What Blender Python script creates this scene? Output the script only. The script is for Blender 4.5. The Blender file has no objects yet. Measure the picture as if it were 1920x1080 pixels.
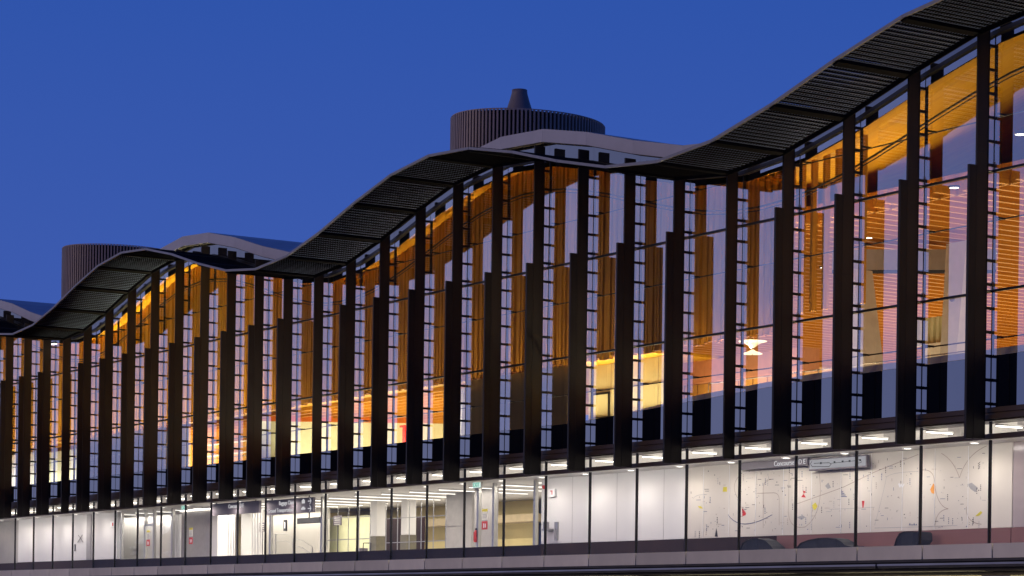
import bpy, bmesh, math, random
from mathutils import Vector, Matrix
random.seed(7)
PI = math.pi
sc = bpy.context.scene
COL = sc.collection

# ------------------------------------------------------------------ camera data
FPX, RHO, PX, PY = 4424.0, 0.0135, 960.0, 1157.5
TH = math.atan(2780 / 4424.0)
FW = Vector((-math.cos(TH), math.sin(TH), 0))
RT = Vector((FW.y, -FW.x, 0))
UP = Vector((0, 0, 1))
CAM = Vector((51.27, -48.73, 1.6))
B = 3.0                                   # facade bay, metres


def at(x, y, Y):
    """world point on the plane Y = const that was measured at photo pixel x, y"""
    dx, dy = x - PX, PY - y
    a = dx * math.cos(RHO) - dy * math.sin(RHO)
    b = dx * math.sin(RHO) + dy * math.cos(RHO)
    d = FW + RT * (a / FPX) + UP * (b / FPX)
    return CAM + d * ((Y - CAM.y) / d.y)


def zc(b):                                # wave of the canopy along the facade
    return 17.92 - 1.29 * math.cos(2 * PI * (b - 3.9) / 10)


# ------------------------------------------------------------------ materials
def new_mat(name):
    m = bpy.data.materials.new(name)
    m.use_nodes = True
    nt = m.node_tree
    for n in list(nt.nodes):
        nt.nodes.remove(n)
    out = nt.nodes.new('ShaderNodeOutputMaterial')
    return m, nt, out


def N(nt, t, **kw):
    n = nt.nodes.new(t)
    for k, v in kw.items():
        setattr(n, k, v)
    return n


def pbr(name, col, rough=0.6, metal=0.0, vary=0.15, scale=3.0, stretch=(1, 1, 1), bump=0.0, bscale=30.0, spec=0.5, dirt=None):
    m, nt, out = new_mat(name)
    p = N(nt, 'ShaderNodeBsdfPrincipled')
    p.inputs['Roughness'].default_value = rough
    p.inputs['Metallic'].default_value = metal
    p.inputs['Specular IOR Level'].default_value = spec
    tc = N(nt, 'ShaderNodeTexCoord')
    mp = N(nt, 'ShaderNodeMapping')
    mp.inputs['Scale'].default_value = stretch
    nt.links.new(tc.outputs['Object'], mp.inputs['Vector'])
    no = N(nt, 'ShaderNodeTexNoise')
    no.inputs['Scale'].default_value = scale
    no.inputs['Detail'].default_value = 5
    nt.links.new(mp.outputs[0], no.inputs['Vector'])
    rp = N(nt, 'ShaderNodeValToRGB')
    rp.color_ramp.elements[0].position = 0.3
    rp.color_ramp.elements[1].position = 0.7
    lo = [max(0, c * (1 - vary)) for c in col]
    hi = [min(1, c * (1 + vary)) for c in col]
    if dirt:
        lo = dirt
    rp.color_ramp.elements[0].color = (*lo, 1)
    rp.color_ramp.elements[1].color = (*hi, 1)
    nt.links.new(no.outputs['Fac'], rp.inputs[0])
    nt.links.new(rp.outputs[0], p.inputs['Base Color'])
    if bump:
        nb = N(nt, 'ShaderNodeTexNoise')
        nb.inputs['Scale'].default_value = bscale
        nt.links.new(mp.outputs[0], nb.inputs['Vector'])
        bp = N(nt, 'ShaderNodeBump')
        bp.inputs['Strength'].default_value = bump
        nt.links.new(nb.outputs['Fac'], bp.inputs['Height'])
        nt.links.new(bp.outputs[0], p.inputs['Normal'])
    nt.links.new(p.outputs[0], out.inputs[0])
    return m


def glass(name, refl, tint=(1, 1, 1), wav=0.0):
    m, nt, out = new_mat(name)
    t = N(nt, 'ShaderNodeBsdfTransparent')
    t.inputs[0].default_value = (*tint, 1)
    g = N(nt, 'ShaderNodeBsdfGlossy')
    g.inputs['Roughness'].default_value = 0.0
    g.inputs[0].default_value = (0.97, 0.97, 1, 1)
    mx = N(nt, 'ShaderNodeMixShader')
    mx.inputs[0].default_value = refl
    nt.links.new(t.outputs[0], mx.inputs[1])
    nt.links.new(g.outputs[0], mx.inputs[2])
    if wav:
        tc = N(nt, 'ShaderNodeTexCoord')
        no = N(nt, 'ShaderNodeTexNoise')
        no.inputs['Scale'].default_value = 0.35
        nt.links.new(tc.outputs['Object'], no.inputs['Vector'])
        bp = N(nt, 'ShaderNodeBump')
        bp.inputs['Strength'].default_value = wav
        bp.inputs['Distance'].default_value = 0.02
        nt.links.new(no.outputs['Fac'], bp.inputs['Height'])
        nt.links.new(bp.outputs[0], g.inputs['Normal'])
    nt.links.new(mx.outputs[0], out.inputs[0])
    return m


def gloss_panel(name, col, refl):
    m, nt, out = new_mat(name)
    t = N(nt, 'ShaderNodeBsdfDiffuse')
    t.inputs[0].default_value = (*col, 1)
    g = N(nt, 'ShaderNodeBsdfGlossy')
    g.inputs['Roughness'].default_value = 0.01
    mx = N(nt, 'ShaderNodeMixShader')
    mx.inputs[0].default_value = refl
    nt.links.new(t.outputs[0], mx.inputs[1])
    nt.links.new(g.outputs[0], mx.inputs[2])
    nt.links.new(mx.outputs[0], out.inputs[0])
    return m


def emit(name, col, s):
    m, nt, out = new_mat(name)
    e = N(nt, 'ShaderNodeEmission')
    e.inputs[0].default_value = (*col, 1)
    e.inputs[1].default_value = s
    nt.links.new(e.outputs[0], out.inputs[0])
    return m


def wood(name, c1, c2, scale=(1, 1, 14), rough=0.5):
    m, nt, out = new_mat(name)
    p = N(nt, 'ShaderNodeBsdfPrincipled')
    p.inputs['Roughness'].default_value = rough
    tc = N(nt, 'ShaderNodeTexCoord')
    mp = N(nt, 'ShaderNodeMapping')
    mp.inputs['Scale'].default_value = scale
    nt.links.new(tc.outputs['Object'], mp.inputs['Vector'])
    no = N(nt, 'ShaderNodeTexNoise')
    no.inputs['Scale'].default_value = 1.6
    no.inputs['Detail'].default_value = 6
    no.inputs['Distortion'].default_value = 0.6
    nt.links.new(mp.outputs[0], no.inputs['Vector'])
    rp = N(nt, 'ShaderNodeValToRGB')
    rp.color_ramp.elements[0].position = 0.32
    rp.color_ramp.elements[1].position = 0.68
    rp.color_ramp.elements[0].color = (*c1, 1)
    rp.color_ramp.elements[1].color = (*c2, 1)
    nt.links.new(no.outputs['Fac'], rp.inputs[0])
    nt.links.new(rp.outputs[0], p.inputs['Base Color'])
    nt.links.new(p.outputs[0], out.inputs[0])
    return m


def perforated(name, col, hole=0.33, pitch=0.11):
    m, nt, out = new_mat(name)
    p = N(nt, 'ShaderNodeBsdfPrincipled')
    p.inputs['Base Color'].default_value = (*col, 1)
    p.inputs['Roughness'].default_value = 0.6
    p.inputs['Specular IOR Level'].default_value = 0.15
    tc = N(nt, 'ShaderNodeTexCoord')
    sep = N(nt, 'ShaderNodeSeparateXYZ')
    nt.links.new(tc.outputs['Object'], sep.inputs[0])

    def cell(sock, pt):
        d = N(nt, 'ShaderNodeMath', operation='MULTIPLY')
        d.inputs[1].default_value = 1 / pt
        nt.links.new(sock, d.inputs[0])
        f = N(nt, 'ShaderNodeMath', operation='FRACT')
        nt.links.new(d.outputs[0], f.inputs[0])
        s = N(nt, 'ShaderNodeMath', operation='SUBTRACT')
        s.inputs[1].default_value = 0.5
        nt.links.new(f.outputs[0], s.inputs[0])
        q = N(nt, 'ShaderNodeMath', operation='POWER')
        q.inputs[1].default_value = 2
        a = N(nt, 'ShaderNodeMath', operation='ABSOLUTE')
        nt.links.new(s.outputs[0], a.inputs[0])
        nt.links.new(a.outputs[0], q.inputs[0])
        return q.outputs[0]
    cx = cell(sep.outputs[0], pitch)
    cy = cell(sep.outputs[1], pitch)
    ad = N(nt, 'ShaderNodeMath', operation='ADD')
    nt.links.new(cx, ad.inputs[0])
    nt.links.new(cy, ad.inputs[1])
    lt = N(nt, 'ShaderNodeMath', operation='LESS_THAN')
    lt.inputs[1].default_value = hole ** 2
    nt.links.new(ad.outputs[0], lt.inputs[0])
    tr = N(nt, 'ShaderNodeBsdfTransparent')
    mx = N(nt, 'ShaderNodeMixShader')
    nt.links.new(lt.outputs[0], mx.inputs[0])
    nt.links.new(p.outputs[0], mx.inputs[1])
    nt.links.new(tr.outputs[0], mx.inputs[2])
    nt.links.new(mx.outputs[0], out.inputs[0])
    return m


M = {}
M['fin'] = pbr('bronze fin paint', (0.026, 0.019, 0.015), 0.5, 0.0, 0.25, 1.2, (1, 1, 0.3), spec=0.3)
def vary_by_object(m, lo=0.75, hi=1.3):
    nt = m.node_tree
    p = next(n for n in nt.nodes if n.type == 'BSDF_PRINCIPLED')
    src = p.inputs['Base Color'].links[0].from_socket
    oi = N(nt, 'ShaderNodeObjectInfo')
    mr = N(nt, 'ShaderNodeMapRange')
    mr.inputs['To Min'].default_value = lo
    mr.inputs['To Max'].default_value = hi
    nt.links.new(oi.outputs['Random'], mr.inputs['Value'])
    vm = N(nt, 'ShaderNodeVectorMath', operation='SCALE')
    nt.links.new(src, vm.inputs[0])
    nt.links.new(mr.outputs[0], vm.inputs['Scale'])
    nt.links.new(vm.outputs[0], p.inputs['Base Color'])
vary_by_object(M['fin'])
M['frame'] = pbr('black mullion paint', (0.014, 0.012, 0.012), 0.4, 0, 0.2, spec=0.3)
M['beam'] = pbr('brown soffit metal', (0.050, 0.026, 0.019), 0.5, 0, 0.3, 1.5, (0.3, 1, 1))
M['edge'] = pbr('canopy edge metal', (0.24, 0.23, 0.24), 0.5, 0.2, 0.1)
M['rib'] = pbr('canopy frame dark', (0.008, 0.008, 0.011), 0.8, spec=0.05)
M['perf'] = perforated('perforated canopy metal', (0.13, 0.17, 0.33), 0.36)
M['fascia'] = pbr('fascia aluminium', (0.42, 0.39, 0.40), 0.5, 0.1, 0.08, 0.8)
M['band'] = gloss_panel('eave band metal', (0.015, 0.015, 0.018), 0.27)
M['roof'] = pbr('roof membrane', (0.16, 0.16, 0.18), 0.35, 0.0, 0.2, 1.0)
M['dark'] = pbr('roof underside', (0.03, 0.027, 0.028), 0.7, 0, 0.3)
M['glass'] = glass('coated facade glass', 0.38, (1, 0.99, 0.95), 0.02)
M['gglass'] = glass('ground floor glass', 0.032, (1, 1, 0.99), 0.05)
M['spandrel'] = gloss_panel('spandrel glass', (0.004, 0.004, 0.005), 0.36)
M['wood'] = wood('hemlock slat', (0.36, 0.15, 0.005), (0.54, 0.25, 0.010), (4, 4, 0.35))
M['woody'] = wood('oiled wood soffit', (0.46, 0.215, 0.001), (0.58, 0.295, 0.002), (0.5, 5, 1))
M['woodb'] = wood('ceiling baffle wood', (0.46, 0.185, 0.006), (0.64, 0.285, 0.012), (6, 0.25, 6))
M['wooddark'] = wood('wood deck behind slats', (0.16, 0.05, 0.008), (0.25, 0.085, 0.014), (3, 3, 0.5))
M['wall'] = pbr('white wall paint', (0.78, 0.765, 0.75), 0.7, 0, 0.025, 0.7)
M['artwall'] = pbr('off white board', (0.70, 0.65, 0.575), 0.6, 0, 0.05, 0.5)
M['ceil'] = pbr('white ceiling tile', (0.72, 0.70, 0.68), 0.8, 0, 0.03, 0.7)
M['cream'] = pbr('cream wall paint', (0.74, 0.62, 0.30), 0.7, 0, 0.05, 0.8)
M['pale'] = pbr('pale green tile', (0.66, 0.66, 0.42), 0.6, 0, 0.06, 3.0)
M['tan'] = pbr('tan wall', (0.50, 0.40, 0.24), 0.7, 0, 0.08)
M['olive'] = pbr('olive panel', (0.17, 0.115, 0.035), 0.6, 0, 0.15, 1, (4, 1, .3))
M['pinkbeam'] = pbr('terracotta bulkhead', (0.55, 0.24, 0.11), 0.6, 0, 0.1)
M['redbeam'] = pbr('vermilion bulkhead', (0.80, 0.22, 0.03), 0.6, 0, 0.1)
M['orange'] = pbr('orange timber panel', (0.62, 0.33, 0.07), 0.55, 0, 0.1, 2, (1, 1, .2))
M['floor'] = pbr('terrazzo floor', (0.35, 0.33, 0.30), 0.4, 0, 0.2, 6)
M['concrete'] = pbr('pale concrete', (0.56, 0.54, 0.50), 0.7, 0, 0.12, 1.5)
M['greypanel'] = pbr('grey interior panel', (0.36, 0.34, 0.33), 0.5, 0, 0.08)
M['skirtd'] = pbr('dark skirting', (0.034, 0.018, 0.014), 0.6, 0, 0.2, 1, spec=0.1)
M['skirt_refl'] = pbr('pink reflection on skirting', (0.20, 0.085, 0.075), 0.6, 0, 0.08, 0.7)  # pink painted on in place of a reflection along the glass base
M['pinkwall'] = pbr('wall wrapped in plastic film', (0.42, 0.35, 0.335), 0.15, 0, 0.08, 0.8, (1, 1, 2.0), 1.0, 1.1)
M['granite'] = pbr('grey granite', (0.74, 0.665, 0.51), 0.55, 0, 0.1, 1.1, (1, 1, 0.7), 0.05, 60)
vary_by_object(M['granite'], 0.82, 1.12)
M['gutter'] = pbr('galvanised gutter', (0.36, 0.36, 0.37), 0.4, 0.5, 0.2, 1.4, (0.4, 1, 1))
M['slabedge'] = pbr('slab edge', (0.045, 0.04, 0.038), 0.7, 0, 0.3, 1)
M['batten'] = pbr('underpass batten', (0.30, 0.26, 0.13), 0.6, 0, 0.2)
M['steel'] = pbr('brushed steel', (0.48, 0.47, 0.45), 0.35, 0.8, 0.1, 4, (1, 1, .1))
M['guard'] = pbr('bronze column guard', (0.20, 0.18, 0.115), 0.35, 0.3, 0.15)
M['fargrey'] = pbr('grey drawn wall', (0.44, 0.42, 0.39), 0.7, 0, 0.08, 0.8)
M['drum'] = pbr('drum cladding', (0.34, 0.25, 0.21), 0.55, 0, 0.15, 0.8, (1, 1, .3))
M['drumback'] = pbr('drum backing', (0.03, 0.026, 0.026), 0.8)
M['cone'] = pbr('weathered flue metal', (0.17, 0.135, 0.13), 0.5, 0.1, 0.2, 0.9)
M['signgrey'] = pbr('sign grey', (0.17, 0.145, 0.16), 0.5, 0, 0.04)
M['black'] = pbr('black paint', (0.012, 0.012, 0.012), 0.5)
M['red'] = pbr('red print', (0.65, 0.04, 0.035), 0.5)
M['orangeart'] = pbr('orange print', (0.85, 0.36, 0.06), 0.6)
M['yellow'] = pbr('yellow print', (0.72, 0.62, 0.05), 0.6)
M['blueart'] = pbr('slate blue print', (0.12, 0.14, 0.24), 0.6)
M['greyart'] = pbr('grey print', (0.40, 0.39, 0.39), 0.6)
M['lineart'] = pbr('thin brown line print', (0.42, 0.34, 0.28), 0.6)
M['whiteart'] = pbr('white print', (0.9, 0.9, 0.9), 0.5)
M['paper'] = pbr('paper white', (0.75, 0.73, 0.66), 0.7)
M['asphalt'] = pbr('asphalt', (0.045, 0.045, 0.047), 0.9, 0, 0.25, 2.0, bump=0.2, bscale=80)
M['leafgrey'] = pbr('pale grey print', (0.52, 0.51, 0.50), 0.7)
M['softwhite'] = pbr('soft white wall', (0.47, 0.45, 0.42), 0.7, 0, 0.06, 0.6)
M['car_refl'] = pbr('dark car reflection', (0.012, 0.013, 0.014), 0.6, 0, 0.4, 6)  # near-black for the solid shapes that replace car reflections
M['lampw'] = emit('lamp white', (1, 0.95, 0.86), 7.0)
M['lampl'] = emit('linear lamp', (1, 0.95, 0.85), 3.0)
M['lampdish'] = pbr('white lamp dish', (0.8, 0.76, 0.66), 0.4)
M['lampc'] = emit('clerestory lamp', (1, 0.94, 0.8), 6.0)
M['lampy'] = emit('warm lamp', (1, 0.82, 0.5), 2.6)
M['signlit'] = emit('backlit sign face', (0.75, 0.95, 0.88), 0.9)
M['exitgreen'] = emit('exit green', (0.0, 0.42, 0.26), 0.9)
M['signtext'] = emit('lit lettering', (0.9, 0.88, 0.9), 0.65)
M['mapface'] = emit('backlit map', (0.75, 0.74, 0.78), 0.45)


# ------------------------------------------------------------------ mesh builder
class MB:
    def __init__(self):
        self.v, self.f, self.mi, self.mats = [], [], [], []

    def slot(self, mat):
        if mat not in self.mats:
            self.mats.append(mat)
        return self.mats.index(mat)

    def add(self, verts, faces, mat):
        o = len(self.v)
        s = self.slot(mat)
        self.v += [tuple(p) for p in verts]
        for f in faces:
            self.f.append(tuple(i + o for i in f))
            self.mi.append(s)

    def box(self, x0, x1, y0, y1, z0, z1, mat):
        if x0 > x1: x0, x1 = x1, x0
        if y0 > y1: y0, y1 = y1, y0
        if z0 > z1: z0, z1 = z1, z0
        vs = [(x0, y0, z0), (x1, y0, z0), (x1, y1, z0), (x0, y1, z0), (x0, y0, z1), (x1, y0, z1), (x1, y1, z1), (x0, y1, z1)]
        self.add(vs, [(0, 3, 2, 1), (4, 5, 6, 7), (0, 1, 5, 4), (1, 2, 6, 5), (2, 3, 7, 6), (3, 0, 4, 7)], mat)

    def hexa(self, vs, mat):
        self.add(vs, [(0, 3, 2, 1), (4, 5, 6, 7), (0, 1, 5, 4), (1, 2, 6, 5), (2, 3, 7, 6), (3, 0, 4, 7)], mat)

    def strip(self, xa, za0, za1, xb, zb0, zb1, y0, y1, mat):
        """a slab between two X stations with its own bottom / top heights"""
        if xa > xb:
            xa, za0, za1, xb, zb0, zb1 = xb, zb0, zb1, xa, za0, za1
        self.hexa([(xa, y0, za0), (xb, y0, zb0), (xb, y1, zb0), (xa, y1, za0), (xa, y0, za1), (xb, y0, zb1), (xb, y1, zb1), (xa, y1, za1)], mat)

    def bar(self, p, q, r, mat, n=8):
        p, q = Vector(p), Vector(q)
        d = (q - p).normalized()
        u = d.orthogonal().normalized()
        w = d.cross(u)
        vs = []
        for c in (p, q):
            for k in range(n):
                t = 2 * PI * k / n
                vs.append(c + u * (r * math.cos(t)) + w * (r * math.sin(t)))
        fs = [(k, (k + 1) % n, n + (k + 1) % n, n + k) for k in range(n)]
        fs += [tuple(range(n - 1, -1, -1)), tuple(range(n, 2 * n))]
        self.add(vs, fs, mat)

    def lathe(self, c, prof, mat, n=32, ex=1, ey=1):
        vs, fs = [], []
        for r, z in prof:
            for k in range(n):
                t = 2 * PI * k / n
                vs.append((c[0] + ex * r * math.cos(t), c[1] + ey * r * math.sin(t), c[2] + z))
        for i in range(len(prof) - 1):
            for k in range(n):
                fs.append((i * n + k, i * n + (k + 1) % n, (i + 1) * n + (k + 1) % n, (i + 1) * n + k))
        self.add(vs, fs, mat)

    def build(self, name, parent=None, smooth=False):
        me = bpy.data.meshes.new(name)
        org = Vector((0, 0, 0))
        if parent is not None:
            org = wpos(parent)
        self_v = self.v
        # put the object's own origin at the middle of its base
        xs = [p[0] for p in self_v]; ys = [p[1] for p in self_v]; zs = [p[2] for p in self_v]
        base = Vector(((min(xs) + max(xs)) / 2, (min(ys) + max(ys)) / 2, min(zs)))
        me.from_pydata([(p[0] - base.x, p[1] - base.y, p[2] - base.z) for p in self_v], [], self.f)
        for m in self.mats:
            me.materials.append(m)
        for p, i in zip(me.polygons, self.mi):
            p.material_index = i
            p.use_smooth = smooth
        me.update()
        o = bpy.data.objects.new(name, me)
        COL.objects.link(o)
        if parent is not None:
            o.parent = parent
            o.location = base - org
        else:
            o.location = base
        WP[o.name] = base
        return o


WP = {}


def wpos(o):
    return WP.get(o.name, Vector((0, 0, 0)))


def tag(o, label=None, cat=None, group=None, kind=None):
    if label: o['label'] = label
    if cat: o['category'] = cat
    if group: o['group'] = group
    if kind: o['kind'] = kind
    return o


def thing(name, loc, label, cat, group=None):
    o = bpy.data.objects.new(name, None)
    o.empty_display_size = 0.3
    COL.objects.link(o)
    o.location = loc
    WP[o.name] = Vector(loc)
    return tag(o, label, cat, group)


def one(name, mb, parent, **kw):
    o = mb.build(name, parent, **kw)
    return o


def box_part(name, x0, x1, y0, y1, z0, z1, mat, parent):
    m = MB(); m.box(x0, x1, y0, y1, z0, z1, mat)
    return m.build(name, parent)


def text_mesh(s, size, mat, x, y, z, parent, name='lettering', align='LEFT', depth=0.006):
    """flat lettering that faces -Y, its baseline starting at x, z"""
    cu = bpy.data.curves.new('txt', 'FONT')
    cu.body = s
    cu.size = size
    cu.align_x = align
    cu.extrude = depth
    ob = bpy.data.objects.new('txt', cu)
    COL.objects.link(ob)
    dg = bpy.context.evaluated_depsgraph_get()
    me = bpy.data.meshes.new_from_object(ob.evaluated_get(dg))
    bpy.data.objects.remove(ob)
    bpy.data.curves.remove(cu)
    me.transform(Matrix.Rotation(PI / 2, 4, 'X'))
    me.materials.clear()
    me.materials.append(mat)
    for p in me.polygons:
        p.material_index = 0
    o = bpy.data.objects.new(name, me)
    COL.objects.link(o)
    o.parent = parent
    o.location = Vector((x, y, z)) - wpos(parent)
    WP[o.name] = Vector((x, y, z))
    return o


# ------------------------------------------------------------------ ground
g = MB(); g.box(-700, 500, -400, 700, -0.4, 0, M['asphalt'])
tag(g.build('ground'), kind='structure')

# ------------------------------------------------------------------ building
BLD = thing('terminal_building', (-40, 0, 0), 'long airport terminal with a wavy roof, dark vertical fins and lit glass walls', 'building')
B0, B1 = -2, 31                           # built bays
XR, XL = -B * B0, -B * B1                 # +6 ... -93


def sill(b):                              # top edge of the spandrel glass
    if b > 7.4: return 8.90
    if b > 3.0: return 8.90 + (7.4 - b) / 4.4 * 0.51
    return 9.41 + (3.0 - b) * 0.025


BR = None
# fins ------------------------------------------------------------------------
for i in range(-1, 30):
    X = -B * i
    top = zc(i) + 0.45
    m = MB()
    m.box(X - 0.035, X + 0.035, -0.70, -0.27, 7.02, top, M['fin'])
    m.box(X - 0.05, X + 0.05, -0.275, -0.255, 7.03, top - 0.01, M['frame'])
    for zz in (9.6, 12.5, 15.4):          # sleeve joints of the fin plates
        if zz < top - 0.4: m.box(X - 0.039, X + 0.039, -0.704, -0.266, zz, zz + 0.018, M['frame'])
    fin = m.build('fin', BLD)
    if i % 10 != 4:
        m = MB()
        m.box(X - 0.045, X + 0.045, -1.0, -0.715, 7.0, 15.0, M['fin'])
        m.build('front_plate', fin)
    z = 8.02
    while z < zc(i) - 0.3:
        if BR is None:
            m = MB()
            m.box(-0.03, 0.03, -0.262, -0.03, 0, 0.085, M['frame'])
            m.box(-0.045, 0.045, -0.06, -0.03, -0.004, 0.089, M['frame'])
            tmp = m.build('bracket'); BR = tmp.data; bpy.data.objects.remove(tmp)
        o = bpy.data.objects.new('bracket', BR); COL.objects.link(o); o.parent = fin
        o.location = Vector((X, -0.146, z - 0.008)) - wpos(fin)
        z += 0.70
    for zz in (11.38, 14.90):             # hollow U brackets where the transoms meet the fin
        m = MB()
        m.box(X - 0.05, X + 0.05, -0.25, -0.04, zz - 0.03, zz + 0.005, M['frame'])
        m.box(X - 0.014, X + 0.014, -0.25, -0.235, zz + 0.005, zz + 0.28, M['steel'])
        m.box(X - 0.014, X + 0.014, -0.055, -0.04, zz + 0.005, zz + 0.28, M['steel'])
        m.build('transom_bracket', fin)

# mullions and transoms ----------------------------------------------------------
for i in range(B0, 31):
    X = -B * i
    m = MB()
    m.box(X - 0.016, X + 0.016, -0.008, 0.10, 7.96, zc(i) + 0.0, M['frame'])
    m.build('mullion', BLD)
    m = MB()
    m.box(X - 0.028, X + 0.028, -0.03, 0.06, 3.96, 7.0, M['frame'])
    m.box(X - 0.025, X + 0.025, -0.03, 0.06, 7.18, 7.54, M['frame'])
    m.build('ground_mullion', BLD)
for zz in (11.38, 14.90):
    m = MB(); m.box(XL, XR, -0.062, -0.006, zz - 0.045, zz + 0.03, M['frame'])
    m.build('transom', BLD)
m = MB()
m.box(XL, XR, -0.06, 0.75, 7.555, 7.95, M['beam'])
m.box(XL, XR, -0.16, -0.062, 7.60, 7.72, M['beam'])
m.box(XL, XR, -0.12, -0.062, 7.80, 7.90, M['beam'])
m.build('floor_beam', BLD)
m = MB(); m.box(XL, XR, -0.12, 0.08, 7.02, 7.17, M['beam'])
m.build('head_beam', BLD)

# glass ---------------------------------------------------------------------------
for i in range(B0, 30):
    xa, xb = -B * i - 0.03, -B * (i + 1) + 0.03
    n = 4
    m = MB()
    jr = random.Random(100 + i)
    for lv in range(3):                   # three panes per bay, each set a hair out of true; the top one follows the wave
        tx, tz, off = jr.uniform(-.0016, .0016), jr.uniform(-.0012, .0012), jr.uniform(-.002, .002)
        for k in range(n):
            ba, bb = i + 0.006 + k * 0.988 / n, i + 0.006 + (k + 1) * 0.988 / n
            x0, x1 = -B * ba, -B * bb
            lo0, hi0 = (sill(ba), 11.37) if lv == 0 else ((11.375, 14.89) if lv == 1 else (14.895, zc(ba)))
            lo1, hi1 = (sill(bb), 11.37) if lv == 0 else ((11.375, 14.89) if lv == 1 else (14.895, zc(bb)))
            yy = lambda x, z: off + tx * (x + B * (i + .5)) + tz * (z - 12)
            m.add([(x1, yy(x1, lo1), lo1), (x0, yy(x0, lo0), lo0), (x0, yy(x0, hi0), hi0), (x1, yy(x1, hi1), hi1)], [(0, 1, 2, 3)], M['glass'])
    m.build('upper_window', BLD)
    m = MB()
    for k in range(n):
        ba, bb = i + 0.01 + k * 0.98 / n, i + 0.01 + (k + 1) * 0.98 / n
        x0, x1 = -B * ba, -B * bb
        m.strip(x0, 7.96, sill(ba) - 0.012, x1, 7.96, sill(bb) - 0.012, -0.004, 0.05, M['spandrel'])
    m.build('spandrel_panel', BLD)
    m = MB()
    m.add([(xb, 0, 7.18), (xa, 0, 7.18), (xa, 0, 7.55), (xb, 0, 7.55)], [(0, 1, 2, 3)], M['gglass'])
    m.build('clerestory_window', BLD)
    m = MB()
    m.add([(xb, 0, 3.95), (xa, 0, 3.95), (xa, 0, 7.02), (xb, 0, 7.02)], [(0, 1, 2, 3)], M['gglass'])
    m.build('ground_window', BLD)

# canopy ---------------------------------------------------------------------------
YO, YI = -3.60, -0.75
for k in range(B0, 31):
    xa, xb = -B * k, -B * (k + 1)
    za, zb = zc(k), zc(k + 1)
    L = math.hypot(B, zb - za)
    tx, tz = (xb - xa) / L, (zb - za) / L
    nx, nz = -tz, tx
    if nz < 0: nx, nz = -nx, -nz
    def P(s, y, h): return (xa + tx * s + nx * h, y, za + tz * s + nz * h)
    def plank(mb, s0, s1, y0, y1, h0, h1, mat):
        mb.hexa([P(s0, y0, h0), P(s1, y0, h0), P(s1, y1, h0), P(s0, y1, h0), P(s0, y0, h1), P(s1, y0, h1), P(s1, y1, h1), P(s0, y1, h1)], mat)
    m = MB()
    ns = 12
    w = (L - 0.30) / ns
    for j in range(ns):
        s = 0.15 + j * w
        # corrugated perforated sheet: one flat pan and one raised lip per rib
        m.add([P(s + 0.045, YO + 0.05, 0.0), P(s + w, YO + 0.05, 0.0), P(s + w, YI, 0.0), P(s + 0.045, YI, 0.0)], [(0, 1, 2, 3)], M['perf'])
        plank(m, s, s + 0.045, YO + 0.05, YI, -0.03, 0.08, M['rib'])
    pan = m.build('canopy_panel', BLD)
    m = MB()
    plank(m, 0.0, 0.15, YO + 0.06, YI + 0.04, -0.10, 0.08, M['rib'])
    plank(m, L - 0.13, L, YO + 0.06, YI + 0.04, -0.10, 0.08, M['rib'])
    plank(m, 0.0, L, YI + 0.005, YI + 0.06, -0.13, 0.10, M['rib'])
    m.build('panel_frame', pan)
    m = MB()
    plank(m, 0.008, L - 0.008, YO - 0.02, YO + 0.045, -0.035, 0.06, M['edge'])
    m.build('edge_trim', pan)

# roof edge and roof ------------------------------------------------------------------
NS = 1
mf, mb_, mr, mt, ms = MB(), MB(), MB(), MB(), MB()
for k in range(B0, 33):
    for q in range(NS):
        ba, bb = k + q / NS, k + (q + 1) / NS
        xa, xb = -B * ba + 0.006, -B * bb - 0.0
        za, zb = zc(ba), zc(bb)
        f1 = MB(); f1.strip(xa - 0.012, za + 0.64, za + 1.12, xb, zb + 0.64, zb + 1.12, -0.36, -0.33, M['fascia'])
        if k < 31: f1.build('roof_fascia', BLD)
        mb_.strip(xa, za + 0.11, za + 0.60, xb, zb + 0.11, zb + 0.60, -0.02, 0.06, M['band'])
        mr.strip(xa, za + 1.00, za + 1.13, xb, zb + 1.00, zb + 1.13, -0.325, 12, M['roof'])
        mr.strip(xa, za + 0.61, za + 0.99, xb, zb + 0.61, zb + 0.99, -0.32, 12, M['dark'])
        mt.strip(xa, za - 0.03, za + 0.10, xb, zb - 0.03, zb + 0.10, -0.09, 0.07, M['frame'])
me_ = MB()
for k in range(B0, 31):
    xa, xb = -B * k, -B * (k + 1)
    me_.strip(xa, zc(k) - 0.235, zc(k) - 0.035, xb, zc(k + 1) - 0.235, zc(k + 1) - 0.035, 0.105, 0.165, M['rib'])
me_.build('edge_beam', BLD)
mr.build('roof', BLD)
mb_.build('eave_band', BLD)
mt.build('eave_tube', BLD)
# timber soffit behind the glass, rising a little inwards
for k in range(B0, 31):
    xa, xb = -B * k, -B * (k + 1)
    for (ya, yb, ha, hb) in ((0.17, 1.5, -0.20, 0.24), (1.5, 12.0, 0.24, 0.32)):
        ms.hexa([(xb, ya, zc(k + 1) + ha), (xa, ya, zc(k) + ha), (xa, yb, zc(k) + hb), (xb, yb, zc(k + 1) + hb),
                 (xb, ya, zc(k + 1) + ha + .1), (xa, ya, zc(k) + ha + .1), (xa, yb, zc(k) + hb + .1), (xb, yb, zc(k + 1) + hb + .1)], M['woody'])
ms.build('timber_soffit', BLD)
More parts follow.
